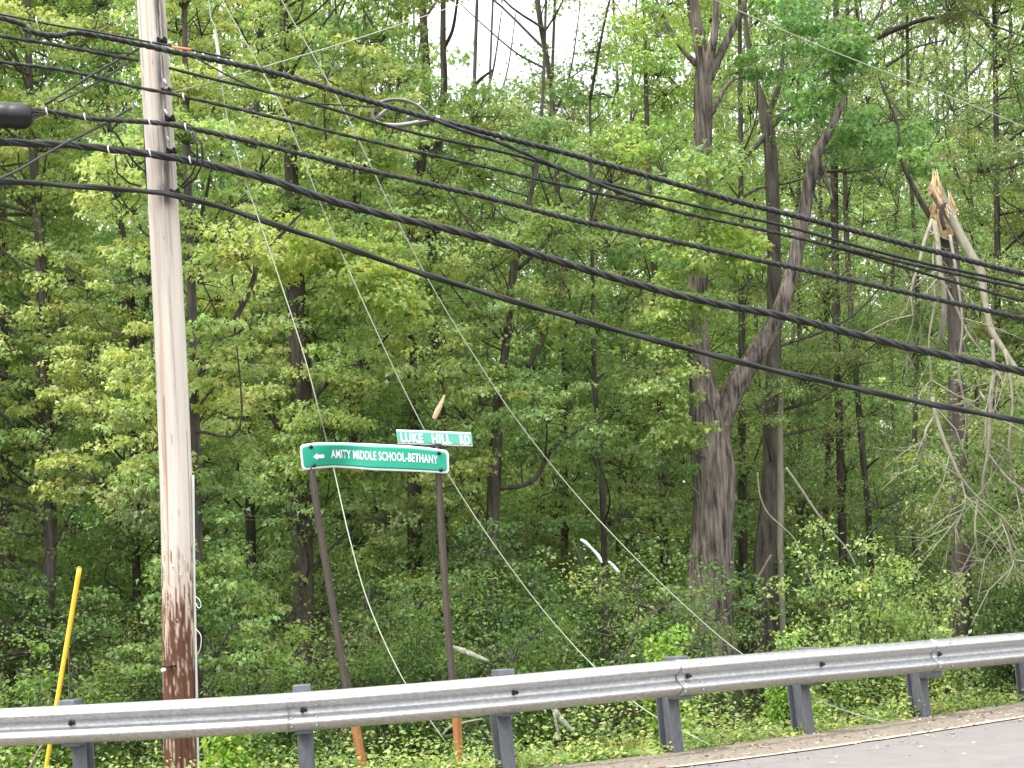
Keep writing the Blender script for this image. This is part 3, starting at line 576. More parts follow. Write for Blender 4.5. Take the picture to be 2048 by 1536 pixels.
big = tree('oak_tree', 'massive grey-barked tree forking low beside the road at right', 25, [(1425, 1330, 100), (1420, 1200, 88), (1428, 1000, 84), (1424, 900, 84), (1416, 820, 66), (1402, 740, 50), (1394, 620, 42), (1398, 470, 38), (1404, 300, 34), (1406, 200, 32), (1402, 110, 24), (1385, 0, 20), (1370, -200, 14)], 'bark_big',
     [[(1432, 900, 46), (1445, 830, 50), (1475, 765, 44), (1515, 705, 40), (1552, 640, 34), (1580, 560, 30), (1600, 470, 28), (1615, 390, 27), (1632, 310, 24), (1665, 250, 16), (1690, 180, 10), (1700, 60, 7)],
      [(1406, 190, 20), (1420, 110, 20), (1430, 60, 15), (1435, -80, 10)], [(1410, 180, 18), (1440, 110, 18), (1470, 50, 14), (1490, 0, 11), (1510, -100, 8)],
      [(1392, 130, 12), (1365, 100, 9), (1340, 60, 9), (1320, 20, 7), (1300, -40, 5)], [(1405, 260, 12), (1430, 215, 10), (1460, 165, 8), (1500, 150, 5)], [(1635, 320, 14), (1655, 360, 7), (1665, 400, 3)]], 1, 28)
tree('oak_tree', 'straight brown trunk just right of the massive forked tree', 26.5, [(1530, 1320, 62), (1530, 1150, 52), (1540, 1000, 40), (1546, 800, 32), (1549, 600, 29), (1547, 450, 28), (1541, 300, 27), (1532, 240, 26), (1520, 190, 18), (1505, 140, 13), (1490, 20, 9), (1480, -200, 6)], 'bark',
     [[(1535, 260, 16), (1560, 235, 15), (1590, 212, 13), (1630, 175, 9), (1660, 140, 5)], [(1536, 230, 14), (1552, 190, 13), (1562, 150, 9), (1570, 60, 5)], [(1538, 262, 13), (1505, 298, 12), (1470, 330, 11), (1440, 360, 6)], [(1548, 370, 6), (1510, 380, 6), (1470, 405, 5), (1440, 425, 3)], [(1552, 370, 5), (1590, 362, 5), (1640, 345, 3)]], 1, 14)
tree('dead_tree', 'pale bare stem pressed against the straight brown trunk', 26, [(1560, 1085, 12), (1562, 1000, 14), (1560, 900, 13), (1562, 800, 11), (1566, 755, 8)], 'bark_pale', (), 1, crown=False)
tree('oak_tree', 'upright dark trunk with a long limb reaching right, top right', 28, [(1690, 1250, 22), (1680, 900, 20), (1672, 600, 20), (1668, 300, 20), (1668, 150, 20), (1672, 30, 17), (1678, -250, 10)], 'bark_dark', [[(1672, 125, 16), (1710, 98, 15), (1755, 75, 13), (1800, 55, 11), (1850, 38, 9), (1900, 32, 6), (1935, 20, 3)], [(1735, 160, 13), (1760, 140, 8), (1800, 115, 7), (1830, 95, 5), (1890, 80, 3)], [(1680, 100, 9), (1710, 130, 10), (1735, 160, 11)], [(1735, 155, 7), (1728, 100, 6), (1714, 30, 5), (1712, -60, 3)]], 2)
# the broken tree
bt = tree('broken_tree', 'snapped tree with raw splintered top and hanging bare limbs at right', 24, [(1925, 1250, 40), (1920, 1000, 38), (1915, 800, 36), (1912, 650, 34), (1905, 540, 34), (1895, 470, 36), (1891, 446, 38)], 'bark_dark', [[(1888, 470, 16), (1855, 425, 12), (1825, 370, 10), (1800, 310, 9), (1795, 250, 6), (1760, 160, 4)]], 1, crown=False)
# layer 2
tree(NM, 'left one of the twin dark trunks under the gap of sky', 28, [(830, 1280, 40), (828, 900, 36), (820, 620, 34), (828, 450, 34), (842, 300, 32), (852, 180, 24), (846, 20, 20), (838, -250, 12)], 'bark_dark', [[(850, 300, 13), (885, 255, 12), (920, 215, 10), (955, 165, 8), (985, 140, 4)], [(815, 390, 12), (770, 370, 9), (740, 350, 7), (700, 330, 4)]], 2)
tree(NM, 'right one of the twin dark trunks under the gap of sky', 28.4, [(885, 1280, 34), (882, 900, 32), (868, 600, 28), (862, 450, 28), (875, 300, 26), (888, 180, 18), (886, 60, 15), (890, -250, 8)], 'bark_dark', [[(886, 100, 8), (905, 60, 7), (915, 0, 5)]], 2)
tree(NM, 'dark forked stem left of the street name sign', 27, [(708, 1280, 26), (705, 1000, 24), (708, 820, 22), (715, 740, 18), (725, 640, 14), (760, 500, 9), (775, 300, 6)], 'bark', [[(712, 800, 13), (735, 740, 10), (755, 690, 7)]], 2)
tree(NM, 'thick trunk glimpsed between the pole and the school sign', 29, [(505, 1260, 26), (500, 1000, 24), (490, 700, 22), (500, 400, 18), (520, 100, 14), (530, -200, 8)], 'bark', (), 2)
tree(NM, 'dark trunk at the far left edge', 27, [(18, 1280, 30), (15, 1000, 30), (8, 750, 26), (5, 500, 22), (0, 200, 18), (-6, -150, 12)], 'bark_dark', (), 2)
tree(NM, 'leaning twin-stemmed tree left of the pole, mid height', 28, [(275, 1260, 22), (268, 900, 20), (262, 600, 20), (235, 400, 15), (215, 200, 12), (200, -200, 7)], 'bark', [[(268, 760, 12), (290, 640, 10), (300, 500, 8)]], 2)
tree(NM, 'grey ivy-ringed trunk left of the massive forked tree', 29, [(1332, 1280, 26), (1328, 1060, 22), (1324, 940, 22), (1318, 700, 18), (1300, 400, 14), (1290, 100, 10), (1285, -200, 6)], 'bark', (), 2)
tree(NM, 'dark stem behind the middle of the lowest cable', 30, [(1130, 1280, 20), (1128, 900, 18), (1130, 760, 18), (1120, 500, 15), (1105, 200, 12), (1075, 0, 14), (1070, -200, 9)], 'bark', [[(1120, 560, 12), (1170, 470, 9), (1220, 400, 6), (1260, 380, 3)]], 2)
tree(NM, 'leaning dark stem left of the light green shrub top', 28, [(1745, 1260, 18), (1738, 1050, 16), (1725, 900, 16), (1700, 600, 14), (1690, 300, 12), (1700, -200, 7)], 'bark', [[(1730, 940, 6), (1745, 925, 5), (1760, 915, 3)]], 2)
tree(NM, 'thin trunk left of the hanging bare limbs', 29, [(1830, 1260, 14), (1828, 950, 13), (1835, 600, 12), (1820, 300, 10), (1810, -200, 6)], 'bark', (), 2)
tree(NM, 'dark thin trunk right of the splintered top', 27.5, [(1992, 1260, 20), (1990, 950, 18), (1995, 600, 16), (1992, 250, 14), (1985, -200, 9)], 'bark_dark', (), 2)
tree(NM, 'narrow trunk in the gap between the forked tree and the straight one', 29, [(1488, 1280, 24), (1485, 1000, 22), (1484, 700, 18), (1482, 400, 14), (1478, -200, 8)], 'bark', (), 2)
tree('oak_tree', 'tree beyond the right edge whose boughs reach into the view', 26, [(2150, 1280, 40), (2145, 900, 36), (2150, 500, 32), (2140, 100, 24), (2150, -300, 12)], 'bark', (), 1)
# layer 3: slim trunks deeper in the wood
L3 = [(150, 'slim trunk behind the yellow stake', 13), (238, 'thin dark sapling between the yellow stake and the pole', 10), (455, 'slim grey trunk right of the pole base', 14), (560, 'thin trunk behind the left post of the school sign', 12), (770, 'thin straight trunk under the middle of the school sign', 13),
      (930, 'thin trunk just right of the right sign post', 14), (1085, 'thin trunk left of the white peeled stick', 12), (1262, 'thin trunk right of the white peeled stick', 11), (1602, 'narrow dark trunk beside the dead diagonal branch', 14),
      (1655, 'narrow trunk crossed by the dead diagonal branch', 13), (1790, 'thin trunk right of the light green shrub top', 11), (2030, 'thin trunk on the right edge of the view', 15),
      (1958, 'slim trunk directly above the splintered top', 12), (1240, 'thin bare stem rising into the gap of sky', 9), (955, 'thin bare stem on the left side of the gap of sky', 9), (330, 'thin trunk hidden behind the pale utility pole', 12), (640, 'thin trunk right of the broad dark trunk', 13)]
for i, (x, lb, wd_) in enumerate(L3):
    Yt = 32 + (i * 7 % 9) * .75; l = R.uniform(-60, 60); b_ = R.uniform(-25, 25)
    tree('slim_tree', lb, Yt, [(x + b_, 1260, wd_ * 1.1), (x, 950, wd_), (x + R.uniform(-10, 10), 650, wd_ * .9), (x + l * .4, 300, wd_ * .75), (x + l * .7, 0, wd_ * .6), (x + l, -260, wd_ * .35)], 'bark' if i % 3 else 'bark_dark', [[(x + l * .45, 250, wd_ * .5), (x + l * .4 + 40, 150, wd_ * .35), (x + l * .4 + 60, 20, 2)], [(x + l * .3, 420, wd_ * .5), (x + l * .3 - 45, 300, wd_ * .3), (x + l * .3 - 60, 200, 2)]], 3, 8)

# ---------------------------------------------------------------- crowns: boughs are dealt to the nearest tree of their row
def gap(x, y):            # sky shows here
    g_ = 0
    for (gx, gy, rx, ry, s) in ((1000, 60, 190, 110, 1), (930, 165, 80, 80, .95), (1130, 30, 130, 60, .8), (470, 110, 40, 30, .9), (1020, 240, 50, 30, .7), (800, 80, 40, 30, .5), (1570, 250, 30, 22, .9), (1230, 60, 120, 60, .5), (620, 90, 30, 30, .6), (260, 60, 30, 30, .4), (90, 220, 30, 20, .5), (1440, 40, 40, 40, .5)):
        g_ = max(g_, min(1, 1.25 * s * math.exp(-((x - gx) / rx / 1.12) ** 2 - ((y - gy) / ry / 1.2) ** 2)))
    return g_
def bare(x, y):           # places where trunks stand open
    for (x0, x1, y0, y1, s) in ((1375, 1475, 600, 760, .85), (1380, 1480, 760, 1170, .97), (1470, 1570, 640, 760, .9), (1525, 1575, 250, 1100, .85), (1590, 1650, 340, 560, .85), (1340, 1480, 110, 345, .95), (1350, 1510, -90, 130, .9), (1480, 1600, 150, 330, .85), (1840, 2048, 340, 620, .75), (1850, 2048, 600, 1080, .25), (1500, 1580, 180, 280, .4), (825, 900, 60, 300, .75),
                                (575, 620, 560, 660, .2), (965, 1010, 820, 1080, .7), (1650, 1900, 20, 170, .6), (380, 420, 380, 1500, .5), (990, 1060, 400, 600, .5), (580, 905, 870, 960, .4), (1590, 1740, 900, 1150, .6)):
        if x0 < x < x1 and y0 < y < y1: return s
    return 0
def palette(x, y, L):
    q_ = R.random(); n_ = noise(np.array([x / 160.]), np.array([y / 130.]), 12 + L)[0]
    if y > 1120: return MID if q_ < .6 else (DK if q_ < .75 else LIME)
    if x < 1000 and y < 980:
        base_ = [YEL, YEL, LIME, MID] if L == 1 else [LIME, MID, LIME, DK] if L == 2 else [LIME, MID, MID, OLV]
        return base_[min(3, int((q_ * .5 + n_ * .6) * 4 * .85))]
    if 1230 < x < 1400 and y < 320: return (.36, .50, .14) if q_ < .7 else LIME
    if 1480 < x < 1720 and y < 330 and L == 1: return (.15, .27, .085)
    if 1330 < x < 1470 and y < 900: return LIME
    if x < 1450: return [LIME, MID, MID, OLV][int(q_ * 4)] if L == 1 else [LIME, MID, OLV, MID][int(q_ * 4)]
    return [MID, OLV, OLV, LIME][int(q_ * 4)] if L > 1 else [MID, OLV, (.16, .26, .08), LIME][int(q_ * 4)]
def plant_layer(L, Ys, stepx, dens, per, size, rs, nsp):
    ts = [t for t in TREES if t['layer'] == L and t['crown']]
    for gy in np.arange(-420, 1330, stepx):
        for gx in np.arange(-420, 2480, stepx):
            x, y = gx + R.uniform(-.5, .5) * stepx, gy + R.uniform(-.5, .5) * stepx
            t = min(ts, key=lambda t: abs(t['px'] - x) + (40 if abs(t['px'] - x) > 500 else 0) + R.uniform(0, 60))
            Y = t['Y'] + R.uniform(-1.3, 1.1)
            d = dens(x, y)
            d *= 1 - (.95 if L == 1 else .97) * gap(x, y)
            if L < 3 and (L == 1 or True): d *= 1 - bare(x, y) * (1 if L == 1 or Y < 27.5 else .45)
            if R.random() > d: continue
            c = W(x, y, Y); z0 = gz(c[0], c[1])
            if c[2] < z0 + .3: continue
            A = t['A']; dl = A - c; hd = np.hypot(dl[:, 0], dl[:, 1]); dd = np.hypot(hd, dl[:, 2] + .75 * hd); j = dd.argmin(); dd = np.linalg.norm(dl, axis=1)
            anchor = A[j] if dd[j] < 3.3 else None
            s_ = Y / 25; kind = 'maple' if (x < 1480 or R.random() < .3) else 'oval'
            sz = size * (.78 if kind == 'oval' else 1) * (.8 if x > 1450 else 1)
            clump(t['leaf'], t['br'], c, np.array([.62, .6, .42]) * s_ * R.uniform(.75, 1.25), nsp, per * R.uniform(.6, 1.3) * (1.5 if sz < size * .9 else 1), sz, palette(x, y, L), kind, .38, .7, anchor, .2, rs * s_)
def d1(x, y):
    if x < 980: return .78 if y < 1000 else .5
    if x < 1370: return .52 if y < 1000 else .4
    if 1480 < x < 1850 and y < 330: return .66
    if x > 1700: return .50
    return .42
def d2(x, y): return .72 if x < 1480 else .66
def d3(x, y): return .85 if y > 200 else .6
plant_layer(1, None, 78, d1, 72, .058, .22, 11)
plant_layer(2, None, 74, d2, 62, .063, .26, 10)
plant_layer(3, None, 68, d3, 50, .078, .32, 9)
# bright arching bough over the school sign and the lime clump by the forked tree
T6 = TREES[2]
for (x, y) in ((545, 535), (580, 520), (620, 505), (655, 500), (690, 515), (725, 545), (755, 575), (785, 600), (810, 620), (600, 470), (740, 500), (770, 540)):
    clump(T6['leaf'], T6['br'], W(x, y, 22.6 + R.uniform(-.3, .3)), np.array([.34, .4, .18]), 9, 60, .064, (.46, .53, .17), 'maple', .4, .7, None, .15, .2)
for (x, y) in ((1440, 470), (1470, 490), (1500, 480), (1465, 520)):
    clump(big['leaf'], big['br'], W(x, y, 24.3), np.array([.25, .3, .2]), 6, 24, .09, (.40, .52, .15), 'maple', .5, .6, None, .15, .18)
for k in range(44):
    x, y = R.uniform(1460, 1860), R.uniform(-10, 400)
    if R.random() < gap(x, y) * .8 or (1480 < x < 1690 and y > 235) or (x < 1600 and 110 < y) or abs(y - (60 + (x - 1460) * .75)) > 150 or R.random() < .15: continue
    clump(big['leaf'] if x < 1600 else TREES[8]['leaf'], None, W(x, y, R.uniform(23.4, 25)), np.array([.4, .4, .25]), 7, 44, .07, (.17, .29, .10), 'maple', .4, .6, None, .2, .22)
for k in range(34):
    x, y = R.uniform(1840, 2050), R.uniform(720, 1180); clump(bt['leaf'], None, W(x, y, R.uniform(22.6, 23.6)), np.array([.3, .3, .2]), 7, 34, .05, OLV if k % 2 else MID, 'oval', .5, .5, None, .2, .22)
for (x, y) in ((1345, 400), (1375, 440), (1330, 480), (1400, 520), (1360, 540), (1425, 400), (1380, 350), (1440, 330), (1350, 590), (1395, 600), (1330, 650), (1350, 700), (1360, 860), (1345, 780)):
    clump(big['leaf'], None, W(x, y, R.uniform(23.8, 24.3)), np.array([.36, .3, .22]), 8, 42, .072, LIME, 'maple', .45, .6, None, .18, .2)
for t in TREES:
    if t['leaf'].n: t['leaf'].build('crown', M['leaf'], t['o'])
    t['br'].build('trunk', M[t['m']], t['o'], sm=True)
# broken tree: splintered top, torn limb, hanging bare limbs
o = bt['o']; Y = 24
q = MB(); top = W(1890, 440, Y)
for k in range(40):
    q.tube([W(R.uniform(1864, 1912), R.uniform(448, 478), Y - .2), W(R.uniform(1862, 1914), R.uniform(415, 440), Y - .24 + R.uniform(-.06, .06))], [.02, .003], 4)
for k in range(46):
    x0 = R.uniform(1862, 1915); y0 = R.uniform(420, 470); x1 = 1862 + (x0 - 1862) * .45 + R.uniform(-4, 14); hgt = R.uniform(20, 75) * (1 if x0 < 1900 else .6)
    a_, b_ = W(x0, y0, Y - .12 + R.uniform(-.05, .12)), W(x1 + 4, y0 - hgt, Y - .16 + R.uniform(-.1, .1))
    q.tube([a_, (a_ + b_) / 2 + R.normal(size=3) * .01, b_], [.028, .018, .003], 4)
q.build('splintered_wood', M['split'], o)
q = MB(); s = smooth([(1868, 372, 30), (1885, 405, 26), (1905, 440, 20), (1925, 478, 18), (1945, 515, 19), (1962, 545, 18), (1968, 590, 13), (1975, 630, 12), (1985, 665, 13), (2010, 705, 12), (2035, 745, 12), (2060, 790, 10), (2110, 860, 8)], 6)
q.tube(W(s[:, 0], s[:, 1], Y - .35 - np.linspace(0, .6, len(s))), s[:, 2] / 2 / FPX * Y, 10); q.build('torn_limb', M['bark_pale'], o, sm=True)
q = MB()
for k in range(26):
    t0 = R.uniform(0, 1); x0 = 1866 + 40 * t0 + R.uniform(-9, 5); y0 = 362 + 72 * t0; a_, b_ = W(x0, y0, Y - .50), W(x0 + 10 + R.uniform(-3, 3), y0 + R.uniform(14, 32), Y - .46)
    q.tube([a_, b_], [.004, .016], 4)
for k in range(16):
    x0 = R.uniform(1856, 1884); a_, b_ = W(x0, R.uniform(378, 395), Y - .48), W(1868 + R.uniform(-6, 8), R.uniform(335, 372), Y - .46); q.tube([a_, b_], [.018, .003], 4)
q.build('splintered_wood', M['split'], o)
q = MB(); s = smooth([(1890, 460, 9), (1882, 430, 9), (1886, 412, 8), (1893, 405, 3)], 4); q.tube(W(s[:, 0], s[:, 1], Y - .5), s[:, 2] / 2 / FPX * Y, 6); q.build('stub', M['bark_dark'], o)
def bare_limb(pts, m='bark_pale', Yb=22.35, nm='hanging_limb', twigs=4):
    q = MB(); s = smooth(pts, 6); P = W(s[:, 0], s[:, 1], Yb - .2 * np.sin(np.linspace(0, 3, len(s)))); q.tube(P, s[:, 2] / 2 / FPX * Yb, 7)
    for k in range(twigs):
        j = R.integers(2, len(P)); d_ = nrm(np.array([R.uniform(-1, 1), R.uniform(-.6, .6), R.uniform(-1.2, -.1)])); l = R.uniform(.25, .8)
        p1 = P[j] + d_ * l * .5; p2 = p1 + (d_ + [R.uniform(-.4, .4), 0, -.3]) * l * .5; q.tube([P[j], p1, p2], [.008, .006, .003], 4, cap=False)
        for u_ in range(3):
            d2_ = nrm(d_ + R.normal(size=3) * .7); q.tube([p1, p1 + d2_ * R.uniform(.1, .35)], [.004, .002], 3, cap=False)
    q.build(nm, M[m], o, sm=True)
bare_limb([(1865, 440, 9), (1850, 480, 8), (1840, 520, 7), (1828, 560, 5), (1815, 610, 3), (1790, 650, 2)])
bare_limb([(1868, 445, 14), (1876, 490, 12), (1880, 540, 12), (1889, 600, 12), (1885, 650, 11), (1878, 690, 7)])
bare_limb([(1890, 570, 5), (1915, 620, 6), (1935, 665, 5), (1960, 700, 4), (1985, 735, 4), (2005, 780, 3)])
bare_limb([(1935, 665, 4), (1922, 690, 4), (1915, 715, 3)], twigs=2)
bare_limb([(1865, 795, 9), (1872, 830, 9), (1888, 880, 8), (1905, 920, 8), (1922, 955, 6), (1955, 995, 5), (1998, 1030, 5), (2040, 1075, 4)], twigs=4)
bare_limb([(1870, 832, 6), (1852, 860, 5), (1850, 885, 5), (1838, 930, 4)], twigs=4)
bare_limb([(1985, 680, 8), (1988, 740, 9), (1982, 790, 9), (1980, 850, 9), (1975, 910, 7), (1966, 960, 6), (1965, 1010, 3)], twigs=8)
bare_limb([(1980, 830, 5), (1970, 800, 5), (1958, 780, 3)], twigs=2)
bare_limb([(1975, 905, 4), (2010, 950, 4), (2048, 985, 4), (2090, 1010, 3)], twigs=4)
bare_limb([(1955, 995, 4), (1950, 1060, 4), (1958, 1130, 3)], twigs=4); bare_limb([(1922, 955, 4), (1930, 1010, 3), (1900, 1060, 3)], twigs=8); bare_limb([(1998, 1030, 4), (2020, 1090, 3), (2035, 1150, 2)], twigs=8)
bare_limb([(1872, 455, 6), (1866, 520, 5), (1870, 600, 5), (1858, 680, 4), (1862, 760, 4), (1850, 820, 2)], twigs=4)
bare_limb([(1900, 470, 7), (1915, 560, 6), (1925, 650, 5), (1918, 740, 5), (1932, 830, 4), (1926, 900, 3)], twigs=3)
bare_limb([(2010, 700, 6), (2025, 800, 5), (2018, 900, 5), (2035, 990, 3)], twigs=3)
bare_limb([(1840, 520, 4), (1822, 580, 4), (1826, 640, 3), (1808, 700, 2)], twigs=4)
# ---------------------------------------------------------------- loose dead wood
def wood(name, label, cat, pts, Yw, m, k=8, lump=0):
    s = smooth(pts, 8); P = W(s[:, 0], s[:, 1], Yw if len(pts[0]) < 4 else s[:, 3]); r = s[:, 2] / 2 / FPX * Yw
    if lump: r = r * (1 + lump * (noise(np.arange(len(r)) * .9, np.zeros(len(r)), 5) - .5))
    return tag(MB().tube(P, r, k).build(name, M[m], sm=True), label, cat)
wood('fallen_branch', 'lichen-covered broken branch sticking out beside the right sign post', 'branch', [(905, 1295, 10), (925, 1302, 13), (945, 1310, 12), (965, 1318, 9), (978, 1323, 4)], 19.3, 'lichen', 10, .8)
wood('fallen_branch', 'lichen-covered log leaning in the weeds below the rail', 'branch', [(1098, 1405, 10), (1112, 1425, 12), (1130, 1448, 12), (1148, 1464, 8)], 19.2, 'lichen', 10, .6)
wood('fallen_branch', 'short pale stub hanging beside the lichen-covered log', 'branch', [(1108, 1425, 6), (1114, 1455, 6), (1120, 1478, 4)], 19.1, 'lichen', 8, .4)
wood('fallen_branch', 'pale twig crossing behind the base of the right sign post', 'branch', [(885, 1470, 3), (900, 1455, 5), (930, 1445, 5), (965, 1438, 4)], 19.3, 'bark_pale')
wood('peeled_stick', 'white peeled stick, upper piece, right of the sign posts', 'stick', [(1161, 1079, 5), (1172, 1086, 7), (1183, 1097, 5), (1190, 1104, 6), (1198, 1114, 7), (1204, 1126, 4)], 22.0, 'white')
wood('peeled_stick', 'white peeled stick, short lower piece', 'stick', [(1217, 1123, 5), (1227, 1133, 7), (1238, 1145, 6)], 22.0, 'white')
wood('torn_branch', 'torn tan wood splinter just above the street name sign', 'branch', [(889, 790, 3), (882, 808, 9), (874, 824, 12), (868, 838, 9)], 21.5, 'split', 5)
wood('dead_branch', 'dead diagonal branch leaning right of the straight brown trunk', 'branch', [(1572, 935, 5), (1600, 975, 5.5), (1630, 1020, 5), (1660, 1060, 4.5), (1695, 1100, 4), (1720, 1150, 4)], 24, 'bark_pale')
wood('dead_branch', 'thin bare branch zigzagging down beside the straight brown trunk', 'branch', [(1515, 945, 2.5), (1520, 990, 3), (1535, 1025, 3), (1560, 1050, 3), (1590, 1080, 2.5), (1610, 1130, 2.5), (1628, 1180, 2)], 24, 'bark_pale')
wood('dead_branch', 'short bare stick slanting before the straight brown trunk', 'branch', [(1542, 1110, 4), (1525, 1140, 5), (1512, 1160, 4)], 24.5, 'bark_pale')
wood('dead_branch', 'leaning dark bare pole in the wood left of the white stick', 'branch', [(1145, 1080, 4), (1175, 1150, 5), (1200, 1190, 5), (1220, 1215, 5)], 23, 'bark')
wood('dead_branch', 'pale bare trunk piece slanting above the splintered top', 'branch', [(1755, 170, 6), (1790, 210, 8), (1817, 247, 7), (1850, 300, 5)], 27, 'bark_pale')
wood('dead_branch', 'brown dry stalk leaning at the lower left corner', 'branch', [(92, 1480, 5), (75, 1505, 5), (55, 1545, 5), (30, 1590, 5)], 18.3, 'bark_pale')
# ---------------------------------------------------------------- shrubs and weeds
def shrub(label, x, y0, wpx, hpx, Y, col, kind='oval', size=.06, dens=1.0, name='shrub', n=None):
    col = (max(col[0], .68 * col[1]), col[1], col[2]); b = W(x, y0, Y); b[2] = gz(b[0], b[1]); c = W(x, y0 - hpx / 2, Y); top = W(x, y0 - hpx, Y)
    o_ = thing(name, b, label, 'shrub', 'shrubs behind the guardrail'); lf, br = MB(), MB(); wm = wpx / FPX * Y / 2; hm = top[2] - b[2]
    for k in range(int((n or 16) * dens)):
        a_ = R.uniform(0, 6.28); rr = wm * R.random() ** .5; hh = hm * (.35 + .65 * R.random()) * (1 - .35 * (rr / wm) ** 2)
        e_ = b + [rr * math.cos(a_), rr * math.sin(a_) * .8, hh]; br.tube(smooth([b + R.normal(size=3) * [.05, .05, 0], (b + e_) / 2 + [0, 0, .2 * hh * .3], e_], 4), np.linspace(.014, .004, 9), 4, cap=False)
        for f_ in (1, .8, .55):
            p = b + (e_ - b) * f_ + [0, 0, .1 * (1 - f_)]
            clump(lf, None, p, np.array([.2, .2, .14]) * min(1.4, max(.7, wm)), 5, 16, size, col, kind, .6, .1, None, .2, .16)
    lf.build('foliage', M['leaf'], o_); br.build('stems', M['bark'], o_)
shrub('light green shrub with rounded pale leaves behind the rail at right', 1700, 1300, 280, 300, 22.5, (.37, .48, .18), 'oval', .055, 1.6)
shrub('pale yellow-green shrub low against the rail near the right edge', 1880, 1300, 230, 185, 22.5, (.38, .48, .20), 'oval', .055, 1.5)
shrub('bright fresh green bush standing just behind the rail joint', 1335, 1330, 80, 90, 20.5, (0.290, 0.522, 0.107), 'oval', .06, .9)
shrub('small bright bush behind the rail right of the rail joint', 1575, 1310, 60, 75, 21.5, (0.261, 0.493, 0.122), 'oval', .055, .7)
shrub('round-leaved green shrub between the pole and the left sign post', 560, 1400, 210, 200, 20.6, (0.189, 0.348, 0.107), 'oval', .06, 1.6)
shrub('yellowish sapling tuft just above the rail right of the pole', 455, 1400, 60, 45, 19.6, (0.377, 0.550, 0.107), 'maple', .08, .5)
shrub('dark bush behind the yellow stake', 180, 1400, 240, 130, 20.8, (0.102, 0.246, 0.078), 'oval', .055, 1.4)
shrub('mid-green shrub at the left edge behind the rail', 40, 1410, 170, 150, 20.5, (0.160, 0.319, 0.092), 'oval', .06, 1.2)
shrub('shrub with speckled pale leaves between the two sign posts', 800, 1380, 190, 260, 21.5, (0.203, 0.304, 0.107), 'oval', .055, 1.6)
shrub('green bush right of the right sign post', 1080, 1360, 230, 200, 21.5, (0.131, 0.290, 0.092), 'oval', .06, 1.6)
shrub('olive shrub in front of the massive forked tree', 1440, 1320, 190, 150, 22.5, (0.189, 0.246, 0.100), 'oval', .05, 1.4)
shrub('dull green shrub at the right edge above the rail', 2030, 1290, 160, 180, 23.5, (0.174, 0.275, 0.107), 'oval', .055, 1.3)
# roadside weeds and undergrowth: uncountable
def scatter(n, x0, x1, s0, s1):
    x = R.uniform(x0, x1, n); y = rY(x) + s0 + (s1 - s0) * R.random(n) ** 1.2; return np.stack([x, y, gz(x, y)], -1)
mb = MB()
B = scatter(7500, -7.5, 9.5, .36, 5.0)
for b in B:
    s = b[1] - rY(b[0]); n_ = noise(np.array([b[0] * .9]), np.array([b[1] * .9]), 40)[0]; h_ = (.18 + .55 * n_ * min(1, s / 1.0)) * R.uniform(.6, 1.3) * (.6 if s < .6 else 1.45)
    if b[0] < 1.3: h_ *= .5 if s < 1.7 else 1.25
    if noise(np.array([b[0] * 1.4]), np.array([b[1] * 1.4]), 91, 2)[0] < .36: h_ *= .4
    k = 12; t_ = R.random(k); P = b + np.stack([R.normal(size=k) * .07, R.normal(size=k) * .07, t_ * h_], -1)
    out = R.normal(size=(k, 3)) * [1, 1, .3]; col = np.array([(.38, .46, .14), (.25, .36, .11), (.15, .26, .08), (.42, .46, .20)][int(R.random() * 3.2 + n_ * .8) % 4])
    C = np.clip(col * (1.3 if b[0] < 1.5 else 1.05) * [1.08, 1, 1] * (1 + R.normal(size=(k, 1)) * .2), .01, .6)
    leaves(mb, P, out + [0, 0, .35], np.array([0, 0, 1.0]) + R.normal(size=(k, 3)) * .5 - [0, .5, 0], R.uniform(.03, .066, k), C, 'oval')
tag(mb.build('roadside_weeds', M['leaf']), 'bright low weeds growing down the bank under the guardrail', 'weeds', kind='stuff')
mb = MB()
B = scatter(3200, -6.0, .9, .6, 3.2)
for b in B:                                    # curled grass and fern tips
    k = 9; n_ = noise(np.array([b[0] * .8]), np.array([b[1]]), 60)[0]; h_ = R.uniform(.09, .24) * (.6 + .8 * n_) * (1 if b[0] < 1.2 else .4); P = b + R.normal(size=(k, 3)) * [.04, .04, 0]
    out = nrm(R.normal(size=(k, 3)) * [1, 1, .2]) * .35 + [0, 0, 1]; C = np.array([.55, .56, .22]) * (1 + R.normal(size=(k, 1)) * .25) if R.random() < .5 else np.array([.34, .46, .12]) * (1 + R.normal(size=(k, 1)) * .2)
    leaves(mb, P, out, R.normal(size=(k, 3)) + [0, -.6, 0], np.full(k, h_) * R.uniform(.6, 1.2, k), np.clip(C, .01, .6), 'blade')
tag(mb.build('grass', M['leaf']), 'yellowish tufts of grass and fern tips below the rail', 'grass', kind='stuff')
mb = MB(); bb = MB()
for k in range(2500):                            # understorey of saplings and briars through the wood
    x = R.uniform(-10, 15); y = rY(x) + R.uniform(2.2, 16) ; z = gz(x, y)
    if noise(np.array([x * .8]), np.array([y * .8]), 77, 3)[0] < .42: continue
    hmax = 2.6 if x < 3 else 2.2
    c = np.array([x, y, z + R.random() ** 1.2 * hmax + .15]); q_ = R.random(); col = (.15, .24, .07) if q_ < .4 else DK if q_ < .62 else (.18, .21, .08) if q_ < .86 else (.36, .44, .17)
    clump(mb, bb if k % 3 == 0 else None, c, np.array([.5, .5, .38]), 6, 34, .048, col, 'oval', .55, .15, (c + [R.uniform(-.5, .5), 0, -.9]) if k % 3 == 0 else None, .25, .26)
tag(mb.build('undergrowth', M['leaf']), 'tangled understorey of small green leaves below the trees', 'undergrowth', kind='stuff')
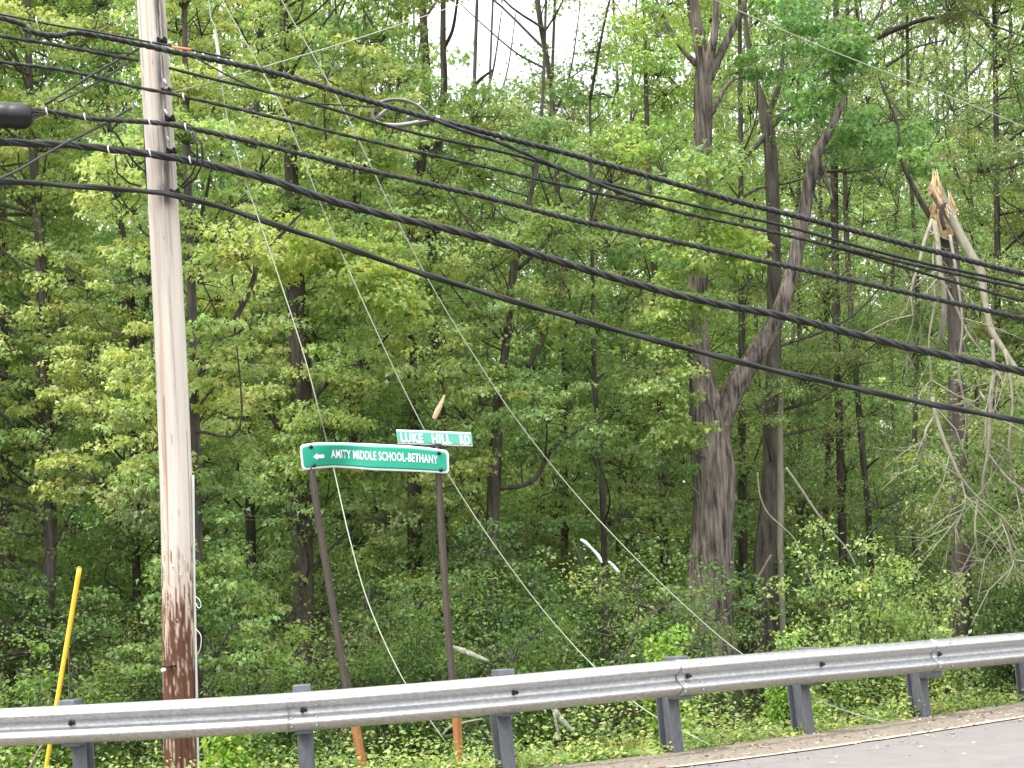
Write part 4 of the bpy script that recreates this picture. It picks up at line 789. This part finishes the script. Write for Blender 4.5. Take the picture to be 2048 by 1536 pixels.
tag(bb.build('brush_twigs', M['bark']), 'thin brown twigs tangled through the understorey', 'twigs', kind='stuff')
# the wood farther back: one mass
mb = MB(); bb = MB()
for k in range(5200):
    Y = R.uniform(42, 66); x = R.uniform(-800, 2900); lim = 1250 - R.random() ** .85 * 1750; y = lim if k % 4 else R.uniform(620, 1240)
    gp = gap(x, y); hi_ = np.interp(y, [-500, 0, 200, 420, 700], [.22, .30, .48, .92, 1])
    if 850 < x < 1400: hi_ *= np.interp(y, [-500, 120, 330, 480], [.08, .18, .6, 1])
    if R.random() > hi_ * (1 - .98 * gp): continue
    c = W(x, y, Y); 
    if c[2] < gz(c[0], c[1]): continue
    q_ = R.random(); col = MID if q_ < .4 else LIME if q_ < .7 else OLV if q_ < .9 else DK
    clump(mb, None, c, np.array([1.5, 1.5, 1.0]), 9, 18, .18, col, 'oval' if k % 2 else 'maple', .5, .5, None, .2, .7)
for k in range(110):
    Y = R.uniform(42, 62); x = R.uniform(-800, 2900); l = R.uniform(-60, 60); wd_ = R.uniform(5, 12); s = smooth([(x, 1240, wd_), (x + l * .2, 800, wd_ * .9), (x + l * .5, 300, wd_ * .7), (x + l, -300, wd_ * .4)], 5); s = s[s[:, 1] > (60 + R.uniform(0, 250) if 860 < x < 1380 else -999)]; bb.tube(W(s[:, 0], s[:, 1], Y), s[:, 2] / 2 / FPX * Y, 6)
    for j in range(0 if 860 < x < 1350 else 4):
        i_ = R.integers(8, 14) if len(s) > 14 else len(s) - 1; p = W(s[i_, 0], s[i_, 1], Y); d_ = np.array([R.choice([-1, 1]) * R.uniform(.4, 1), R.uniform(-.5, .5), R.uniform(.5, 1.2)]); bb.tube([p, p + d_ * 1.2, p + d_ * 2.2 + [0, 0, .6]], [.05, .03, .012], 4)
tag(mb.build('far_woodland', M['leaf']), 'hazy green mass of trees deep behind the roadside wood', 'woodland', kind='stuff')
tag(bb.build('far_trunks', M['bark']), 'faint thin trunks deep in the wood', 'woodland', kind='stuff')
print('leaf verts', sum(t['leaf'].n for t in TREES))
